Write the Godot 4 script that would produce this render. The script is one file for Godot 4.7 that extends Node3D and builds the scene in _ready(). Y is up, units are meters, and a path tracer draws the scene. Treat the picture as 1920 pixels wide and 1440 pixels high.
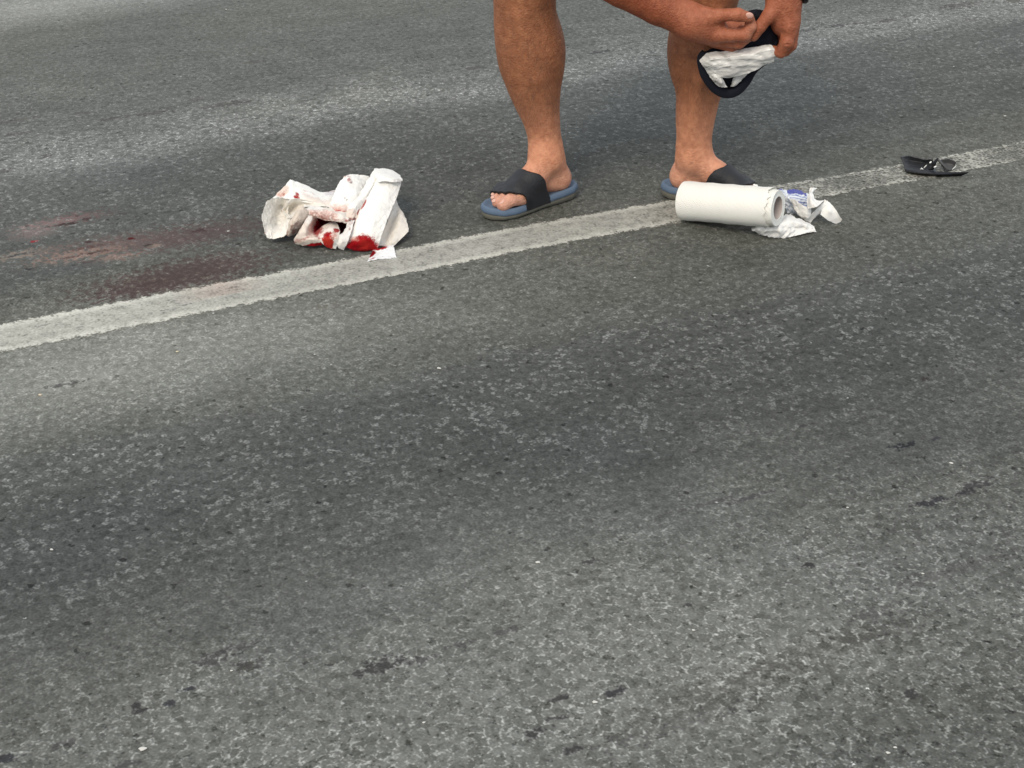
extends Node3D
# Overcast daylight on a worn asphalt road: a bare-legged person in slide sandals, stained paper towels, a paper roll, a broken shard.

const ROAD_TURN := 0.427606       # the road runs 24.5 degrees off the x axis
var DU := Vector3(cos(ROAD_TURN), 0, -sin(ROAD_TURN))
var DV := Vector3(sin(ROAD_TURN), 0, cos(ROAD_TURN))
var rng := RandomNumberGenerator.new()
var nz := FastNoiseLite.new()
var taken := {}

# ---------------------------------------------------------------- naming
func numbered(called: String) -> String:
	if not taken.has(called):
		taken[called] = 0
		return called
	taken[called] += 1
	return "%s_%03d" % [called, taken[called]]

func tag(o: Node, label := "", category := "", group := "", kind := "") -> Node:
	if label: o.set_meta("label", label)
	if category: o.set_meta("category", category)
	if group: o.set_meta("group", group)
	if kind: o.set_meta("kind", kind)
	return o

func thing(called: String, label: String, category: String, where := Vector3.ZERO, group := "") -> Node3D:
	var o := Node3D.new()
	o.name = numbered(called)
	add_child(o)
	o.position = where
	tag(o, label, category, group)
	return o

func obj(called: String, mesh: Mesh, m: Material, parent: Node = null) -> MeshInstance3D:
	var o := MeshInstance3D.new()
	o.mesh = mesh
	if m: o.material_override = m
	if parent:
		o.name = called
		parent.add_child(o, true)
	else:
		o.name = numbered(called)
		add_child(o)
	return o

# ---------------------------------------------------------------- materials
func lin(r: float, g: float, b: float) -> Color:
	return Color(r, g, b).linear_to_srgb()

func plain(c: Color, rough := 0.8, spec := 0.5) -> StandardMaterial3D:
	var m := StandardMaterial3D.new()
	m.albedo_color = c
	m.roughness = rough
	m.metallic_specular = spec
	m.cull_mode = BaseMaterial3D.CULL_DISABLED
	return m

func noise_image(w: int, h: int, kind: int, freq: float, seed_: int, oct := 1, ret := 0, off := Vector3.ZERO) -> Image:
	var n := FastNoiseLite.new()
	n.noise_type = kind
	n.seed = seed_
	n.frequency = freq
	n.fractal_type = FastNoiseLite.FRACTAL_FBM if oct > 1 else FastNoiseLite.FRACTAL_NONE
	n.fractal_octaves = oct
	n.cellular_return_type = ret
	n.cellular_distance_function = FastNoiseLite.DISTANCE_EUCLIDEAN
	n.cellular_jitter = 1.0
	n.offset = off
	return n.get_image(w, h, false, false, false)

func seamless(kind: int, freq: float, seed_: int, size := 512, oct := 3, ret := 0) -> ImageTexture:
	var n := FastNoiseLite.new()
	n.noise_type = kind
	n.seed = seed_
	n.frequency = freq
	n.fractal_octaves = oct
	n.cellular_return_type = ret
	return ImageTexture.create_from_image(n.get_seamless_image(size, size, false, false, 0.1))

# ---------------------------------------------------------------- meshes
func arrays_mesh(v: PackedVector3Array, n: PackedVector3Array, idx: PackedInt32Array, col := PackedColorArray(), uv := PackedVector2Array(), into: ArrayMesh = null) -> ArrayMesh:
	var a := []
	a.resize(Mesh.ARRAY_MAX)
	a[Mesh.ARRAY_VERTEX] = v
	a[Mesh.ARRAY_NORMAL] = n
	a[Mesh.ARRAY_INDEX] = idx
	if col.size(): a[Mesh.ARRAY_COLOR] = col
	if uv.size(): a[Mesh.ARRAY_TEX_UV] = uv
	var am := into if into else ArrayMesh.new()
	am.add_surface_from_arrays(Mesh.PRIMITIVE_TRIANGLES, a)
	return am

func normals_of(v: PackedVector3Array, idx: PackedInt32Array) -> PackedVector3Array:
	var n := PackedVector3Array()
	n.resize(v.size())
	for t in range(0, idx.size(), 3):
		var a := idx[t]
		var b := idx[t + 1]
		var c := idx[t + 2]
		var f := (v[c] - v[a]).cross(v[b] - v[a])
		n[a] += f
		n[b] += f
		n[c] += f
	for i in n.size():
		n[i] = n[i].normalized() if n[i].length_squared() > 1e-20 else Vector3.UP
	return n

# rows of points -> a smooth surface; wrap closes each row into a ring; ends can be capped
func grid_mesh(rows: Array, wrap := false, cap_start := false, cap_end := false, cols := [], flip := false) -> ArrayMesh:
	var v := PackedVector3Array()
	var idx := PackedInt32Array()
	var col := PackedColorArray()
	var uv := PackedVector2Array()
	var w: int = rows[0].size()
	for r in rows.size():
		for c in w:
			v.append(rows[r][c])
			uv.append(Vector2(float(c) / (w - 1), float(r) / (rows.size() - 1)))
			if cols.size(): col.append(cols[r][c])
	var last := w if wrap else w - 1
	for r in rows.size() - 1:
		for c in last:
			var a := r * w + c
			var b := r * w + (c + 1) % w
			var d := a + w
			var e := b + w
			if flip: idx.append_array(PackedInt32Array([a, d, b, b, d, e]))
			else: idx.append_array(PackedInt32Array([a, b, d, b, e, d]))
	for which in [0, 1]:
		if (which == 0 and not cap_start) or (which == 1 and not cap_end): continue
		var r: int = 0 if which == 0 else rows.size() - 1
		var mid := Vector3.ZERO
		for p in rows[r]: mid += p
		v.append(mid / w)
		uv.append(Vector2(0.5, which))
		if cols.size(): col.append(cols[r][0])
		var m := v.size() - 1
		for c in w:
			var a := r * w + c
			var b := r * w + (c + 1) % w
			if (which == 0) != flip: idx.append_array(PackedInt32Array([a, m, b]))
			else: idx.append_array(PackedInt32Array([a, b, m]))
	return arrays_mesh(v, normals_of(v, idx), idx, col, uv)

func cat(p: Array, t: float, tension: float):
	var n: int = p.size() - 1
	var i := mini(int(t * n), n - 1)
	var f := t * n - i
	var a = p[i]
	var b = p[i + 1]
	var z0 = p[i - 1] if i > 0 else a * 2.0 - b
	var z3 = p[i + 2] if i + 2 <= n else b * 2.0 - a
	var m0 = (b - z0) * tension
	var m1 = (z3 - a) * tension
	# zero tension is a straight run between control points
	var f2 := f * f
	var f3 := f2 * f
	var smooth_ = a * (2.0 * f3 - 3.0 * f2 + 1.0) + m0 * (f3 - 2.0 * f2 + f) + b * (-2.0 * f3 + 3.0 * f2) + m1 * (f3 - f2)
	var k := clampf(tension * 2.0, 0.0, 1.0)
	return a.lerp(b, f) * (1.0 - k) + smooth_ * k

# a sheet of paper or film through a grid of control points, crumpled, with thickness and a ragged rim
func sheet(ctrl: Array, nu: int, nv: int, tension := 0.3, crumple := 0.0015, ragged := 0.0012, thick := 0.0005, paint = null, seed_ := 1, freq := 28.0, grain := Vector3.ONE) -> ArrayMesh:
	var rows := []
	var cols := []
	var n1 := FastNoiseLite.new()
	n1.seed = seed_
	n1.noise_type = FastNoiseLite.TYPE_SIMPLEX_SMOOTH
	n1.frequency = freq
	n1.fractal_octaves = 3
	n1.fractal_type = FastNoiseLite.FRACTAL_RIDGED
	for r in nv + 1:
		var line := []
		var t := float(r) / nv
		for k in ctrl.size(): line.append(cat(ctrl[k], t, tension))
		var row := []
		for c in nu + 1:
			row.append(cat(line, float(c) / nu, tension))
		rows.append(row)
	var flat := PackedVector3Array()
	var idx := PackedInt32Array()
	var w := nu + 1
	for r in rows: flat.append_array(PackedVector3Array(r))
	for r in nv:
		for c in nu:
			var a := r * w + c
			idx.append_array(PackedInt32Array([a, a + 1, a + w, a + 1, a + w + 1, a + w]))
	var nn := normals_of(flat, idx)
	var out := PackedVector3Array()
	var col := PackedColorArray()
	var uv := PackedVector2Array()
	for r in nv + 1:
		for c in nu + 1:
			var i := r * w + c
			var p := flat[i]
			var d := (n1.get_noise_3dv(p * grain) + 0.30 * n1.get_noise_3dv(p * grain * 3.1)) * crumple * 1.15
			if r == 0 or c == 0 or r == nv or c == nu:
				var inward := (flat[mini(r + 1, nv) * w + c] - p if r == 0 else (flat[(r - 1) * w + c] - p if r == nv else (flat[i + 1] - p if c == 0 else flat[i - 1] - p))).normalized()
				p += inward * (absf(n1.get_noise_3dv(p * 9.0 + Vector3(5, 1, 2))) * ragged)
			p += nn[i] * d
			p.y = maxf(p.y, 0.001)
			out.append(p)
			uv.append(Vector2(float(c) / nu, float(r) / nv))
			col.append(paint.call(float(c) / nu, float(r) / nv, p) if paint != null else Color(0.8, 0.8, 0.79))
	# back face
	nn = normals_of(out, idx)
	var count := out.size()
	for i in count:
		out.append(out[i] - nn[i] * thick)
		uv.append(uv[i])
		col.append(col[i])
	var back := PackedInt32Array()
	for t in range(0, idx.size(), 3):
		back.append_array(PackedInt32Array([idx[t] + count, idx[t + 2] + count, idx[t + 1] + count]))
	idx.append_array(back)
	var rim := []
	for c in nu: rim.append([c, c + 1])
	for r in nv: rim.append([r * w + nu, (r + 1) * w + nu])
	for c in nu: rim.append([nv * w + nu - c, nv * w + nu - c - 1])
	for r in nv: rim.append([(nv - r) * w, (nv - r - 1) * w])
	for e in rim:
		idx.append_array(PackedInt32Array([e[0], e[0] + count, e[1], e[1], e[0] + count, e[1] + count]))
	return arrays_mesh(out, normals_of(out, idx), idx, col, uv)

# ---------------------------------------------------------------- a distance field and its surface
class Field:
	var o: Vector3
	var s: float
	var nx: int
	var ny: int
	var nz: int
	var f: PackedFloat32Array

	func _init(lo: Vector3, hi: Vector3, cell: float) -> void:
		o = lo
		s = cell
		nx = int(ceil((hi.x - lo.x) / cell)) + 1
		ny = int(ceil((hi.y - lo.y) / cell)) + 1
		nz = int(ceil((hi.z - lo.z) / cell)) + 1
		f.resize(nx * ny * nz)
		f.fill(1.0)

	func span(lo: Vector3, hi: Vector3) -> Array:
		return [maxi(0, int((lo.x - o.x) / s)), mini(nx - 1, int((hi.x - o.x) / s) + 1), maxi(0, int((lo.y - o.y) / s)), mini(ny - 1, int((hi.y - o.y) / s) + 1), maxi(0, int((lo.z - o.z) / s)), mini(nz - 1, int((hi.z - o.z) / s) + 1)]

	func cap(a: Vector3, b: Vector3, ra: float, rb: float, k := 0.01, carve := false) -> void:
		var pad := maxf(ra, rb) + k + 3.0 * s
		var e := Vector3(pad, pad, pad)
		var q := span(a.min(b) - e, a.max(b) + e)
		var ab := b - a
		var l2 := maxf(ab.length_squared(), 1e-9)
		var dr := rb - ra
		for z in range(q[4], q[5] + 1):
			for y in range(q[2], q[3] + 1):
				var i: int = (z * ny + y) * nx + q[0]
				var p := o + Vector3(q[0], y, z) * s - a
				for x in range(q[0], q[1] + 1):
					var h := clampf(p.dot(ab) / l2, 0.0, 1.0)
					var d := (p - ab * h).length() - ra - dr * h
					var g := f[i]
					if carve:
						var m := maxf(k - absf(g + d), 0.0)
						f[i] = maxf(g, -d) + m * m / (4.0 * k)
					else:
						var m := k - absf(g - d)
						f[i] = (g if g < d else d) - (m * m / (4.0 * k) if m > 0.0 else 0.0)
					p.x += s
					i += 1

	# an upright limb: keys are [centre, radius] from low to high
	func tube(ys: PackedFloat32Array, xs: PackedFloat32Array, zs: PackedFloat32Array, rs: PackedFloat32Array, deep: float, k: float) -> void:
		var n := ys.size()
		for y in ny:
			var h := o.y + y * s
			if h < ys[0] - 0.05: continue
			var t := clampf((h - ys[0]) / (ys[n - 1] - ys[0]) * (n - 1), 0.0, n - 1.001)
			var j := int(t)
			var u := t - j
			var cx := lerpf(xs[j], xs[j + 1], u)
			var cz := lerpf(zs[j], zs[j + 1], u)
			var r := lerpf(rs[j], rs[j + 1], u)
			var below := maxf(ys[0] - h, 0.0)
			for z in nz:
				var i: int = (z * ny + y) * nx
				var dz := (o.z + z * s - cz) / deep
				for x in nx:
					var dx := o.x + x * s - cx
					var d := sqrt(dx * dx + dz * dz + below * below) - r
					if d < 0.03:
						var g := f[i]
						var m := k - absf(g - d)
						f[i] = (g if g < d else d) - (m * m / (4.0 * k) if m > 0.0 else 0.0)
					i += 1

	func sample(p: Vector3) -> float:
		var q := (p - o) / s
		var x := int(q.x)
		var y := int(q.y)
		var z := int(q.z)
		if q.x < 0.0 or q.y < 0.0 or q.z < 0.0 or x >= nx - 1 or y >= ny - 1 or z >= nz - 1: return 1.0
		var i := (z * ny + y) * nx + x
		var u := q.x - x
		var v := q.y - y
		var w := q.z - z
		var a := lerpf(lerpf(f[i], f[i + 1], u), lerpf(f[i + nx], f[i + nx + 1], u), v)
		i += nx * ny
		return lerpf(a, lerpf(lerpf(f[i], f[i + 1], u), lerpf(f[i + nx], f[i + nx + 1], u), v), w)

	# ellipsoid with its own axes
	func ell(c: Vector3, axes: Basis, r: Vector3, k := 0.01, carve := false) -> void:
		var big := maxf(r.x, maxf(r.y, r.z)) + k + 3.0 * s
		var e := Vector3(big, big, big)
		var q := span(c - e, c + e)
		var least := minf(r.x, minf(r.y, r.z))
		var inv := axes.inverse()
		for z in range(q[4], q[5] + 1):
			for y in range(q[2], q[3] + 1):
				var i: int = (z * ny + y) * nx + q[0]
				for x in range(q[0], q[1] + 1):
					var p := inv * (o + Vector3(x, y, z) * s - c) / r
					var l := p.length()
					var d := (l - 1.0) * least
					if l > 0.01: d = l * (l - 1.0) / maxf((p / r).length(), 1e-6)
					var g := f[i]
					if carve:
						var m := maxf(k - absf(g + d), 0.0)
						f[i] = maxf(g, -d) + m * m / (4.0 * k)
					else:
						var m := k - absf(g - d)
						f[i] = (g if g < d else d) - (m * m / (4.0 * k) if m > 0.0 else 0.0)
					i += 1

	# surface nets; adds to v, n, idx
	func surface(v: PackedVector3Array, n: PackedVector3Array, idx: PackedInt32Array) -> void:
		var at := {}
		var sx := 1
		var sy := nx
		var sz := nx * ny
		var far := 2.5 * s
		var es := [[0, 1], [2, 3], [4, 5], [6, 7], [0, 2], [1, 3], [4, 6], [5, 7], [0, 4], [1, 5], [2, 6], [3, 7]]
		var cells := PackedInt32Array()
		for z in nz - 1:
			for y in ny - 1:
				var base := (z * ny + y) * nx
				for x in nx - 1:
					var i := base + x
					var f0 := f[i]
					if f0 > far or f0 < -far: continue
					var g := [f0, f[i + sx], f[i + sy], f[i + sy + sx], f[i + sz], f[i + sz + sx], f[i + sz + sy], f[i + sz + sy + sx]]
					var mask := 0
					for c in 8:
						if g[c] < 0.0: mask |= 1 << c
					if mask == 0 or mask == 255: continue
					var sum := Vector3.ZERO
					var count := 0
					for e in es:
						var a: float = g[e[0]]
						var b: float = g[e[1]]
						if (a < 0.0) != (b < 0.0):
							var t := a / (a - b)
							var pa := Vector3(e[0] & 1, (e[0] >> 1) & 1, e[0] >> 2)
							var pb := Vector3(e[1] & 1, (e[1] >> 1) & 1, e[1] >> 2)
							sum += pa.lerp(pb, t)
							count += 1
					at[i] = v.size()
					cells.append(i)
					v.append(o + (Vector3(x, y, z) + sum / count) * s)
					n.append(Vector3(g[1] + g[3] + g[5] + g[7] - g[0] - g[2] - g[4] - g[6], g[2] + g[3] + g[6] + g[7] - g[0] - g[1] - g[4] - g[5], g[4] + g[5] + g[6] + g[7] - g[0] - g[1] - g[2] - g[3]).normalized())
		for i in cells:
			var a := f[i] < 0.0
			for e in [[sx, sy, sz], [sy, sz, sx], [sz, sx, sy]]:
				if a == (f[i + e[0]] < 0.0): continue
				if not (at.has(i - e[1]) and at.has(i - e[2]) and at.has(i - e[1] - e[2])): continue
				var p: int = at[i]
				var q: int = at[i - e[1]]
				var r: int = at[i - e[1] - e[2]]
				var t: int = at[i - e[2]]
				if a: idx.append_array(PackedInt32Array([p, r, q, p, t, r]))
				else: idx.append_array(PackedInt32Array([p, q, r, p, r, t]))

# ---------------------------------------------------------------- road
# across the road (v, metres from the camera's foot point): sRGB grey of the binder, strength of polished pale stones, strength of the dusty network between stones, warmth
const BANDS := [
	[-9.0, 104, 0.3, 0.3, 0.3], [-5.35, 106, 0.3, 0.3, 0.5], [-5.0, 104, 0.25, 0.3, 0.4], [-4.6, 101, 0.25, 0.3, 0.2], [-4.2, 103, 0.3, 0.5, 0.2], [-4.06, 112, 0.4, 0.8, 0.2], [-3.97, 117, 0.6, 1.0, 0.2], [-3.88, 116, 0.7, 1.0, 0.1],
	[-3.80, 99, 0.7, 0.25, 0.0], [-3.5, 93, 0.75, 0.12, 0.0], [-3.25, 91, 0.6, 0.15, 0.2], [-3.08, 97, 0.4, 0.4, 0.6], [-2.97, 101, 0.3, 0.5, 0.7], [-2.85, 104, 0.3, 0.5, 0.7], [-2.68, 108, 0.35, 0.45, 0.6],
	[-2.55, 103, 0.6, 0.3, 0.4], [-2.46, 94, 1.0, 0.12, 0.0], [-2.3, 91, 1.0, 0.06, -0.1], [-2.1, 92, 0.8, 0.08, -0.1], [-1.95, 99, 0.5, 0.15, 0.1], [-1.8, 105, 0.25, 0.75, 0.3], [-1.5, 106, 0.2, 1.0, 0.3], [-1.2, 101, 0.2, 0.9, 0.2], [-1.0, 97, 0.3, 0.6, 0.1], [1.0, 100, 0.3, 0.5, 0.1],
]
# soft worn patches of the binder itself: centre (u, v), half sizes, change in grey
var PATCHES := [
	[Vector2(0.2732, -2.8217), Vector2(0.5, 0.18), 17.0], [Vector2(0.6381, -2.7742), Vector2(0.6, 0.14), 11.0], [Vector2(1.7354, -2.7081), Vector2(0.6, 0.16), -9.0], [Vector2(2.2675, -2.6536), Vector2(0.6, 0.14), -7.0], [Vector2(1.1651, -3.5841), Vector2(0.35, 0.22), -7.0], [Vector2(1.7830, -3.3024), Vector2(0.5, 0.2), -6.0],
	[Vector2(0.7624, -5.2359), Vector2(0.55, 0.16), 34.0], [Vector2(1.6033, -2.1926), Vector2(0.8, 0.34), -6.0], [Vector2(1.2953, -1.2624), Vector2(0.25, 0.12), -8.0], [Vector2(1.0464, -1.6363), Vector2(0.4, 0.2), 4.0], [Vector2(0.6810, -1.6032), Vector2(0.6, 0.3), 5.0], [Vector2(0.2096, -2.0464), Vector2(0.35, 0.3), -7.0], [Vector2(1.7505, -1.7549), Vector2(0.4, 0.3), -7.0], [Vector2(1.1338, -2.2746), Vector2(0.5, 0.22), -2.0], [Vector2(0.4857, -3.8169), Vector2(0.3, 0.08), 7.0],
]
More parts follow.
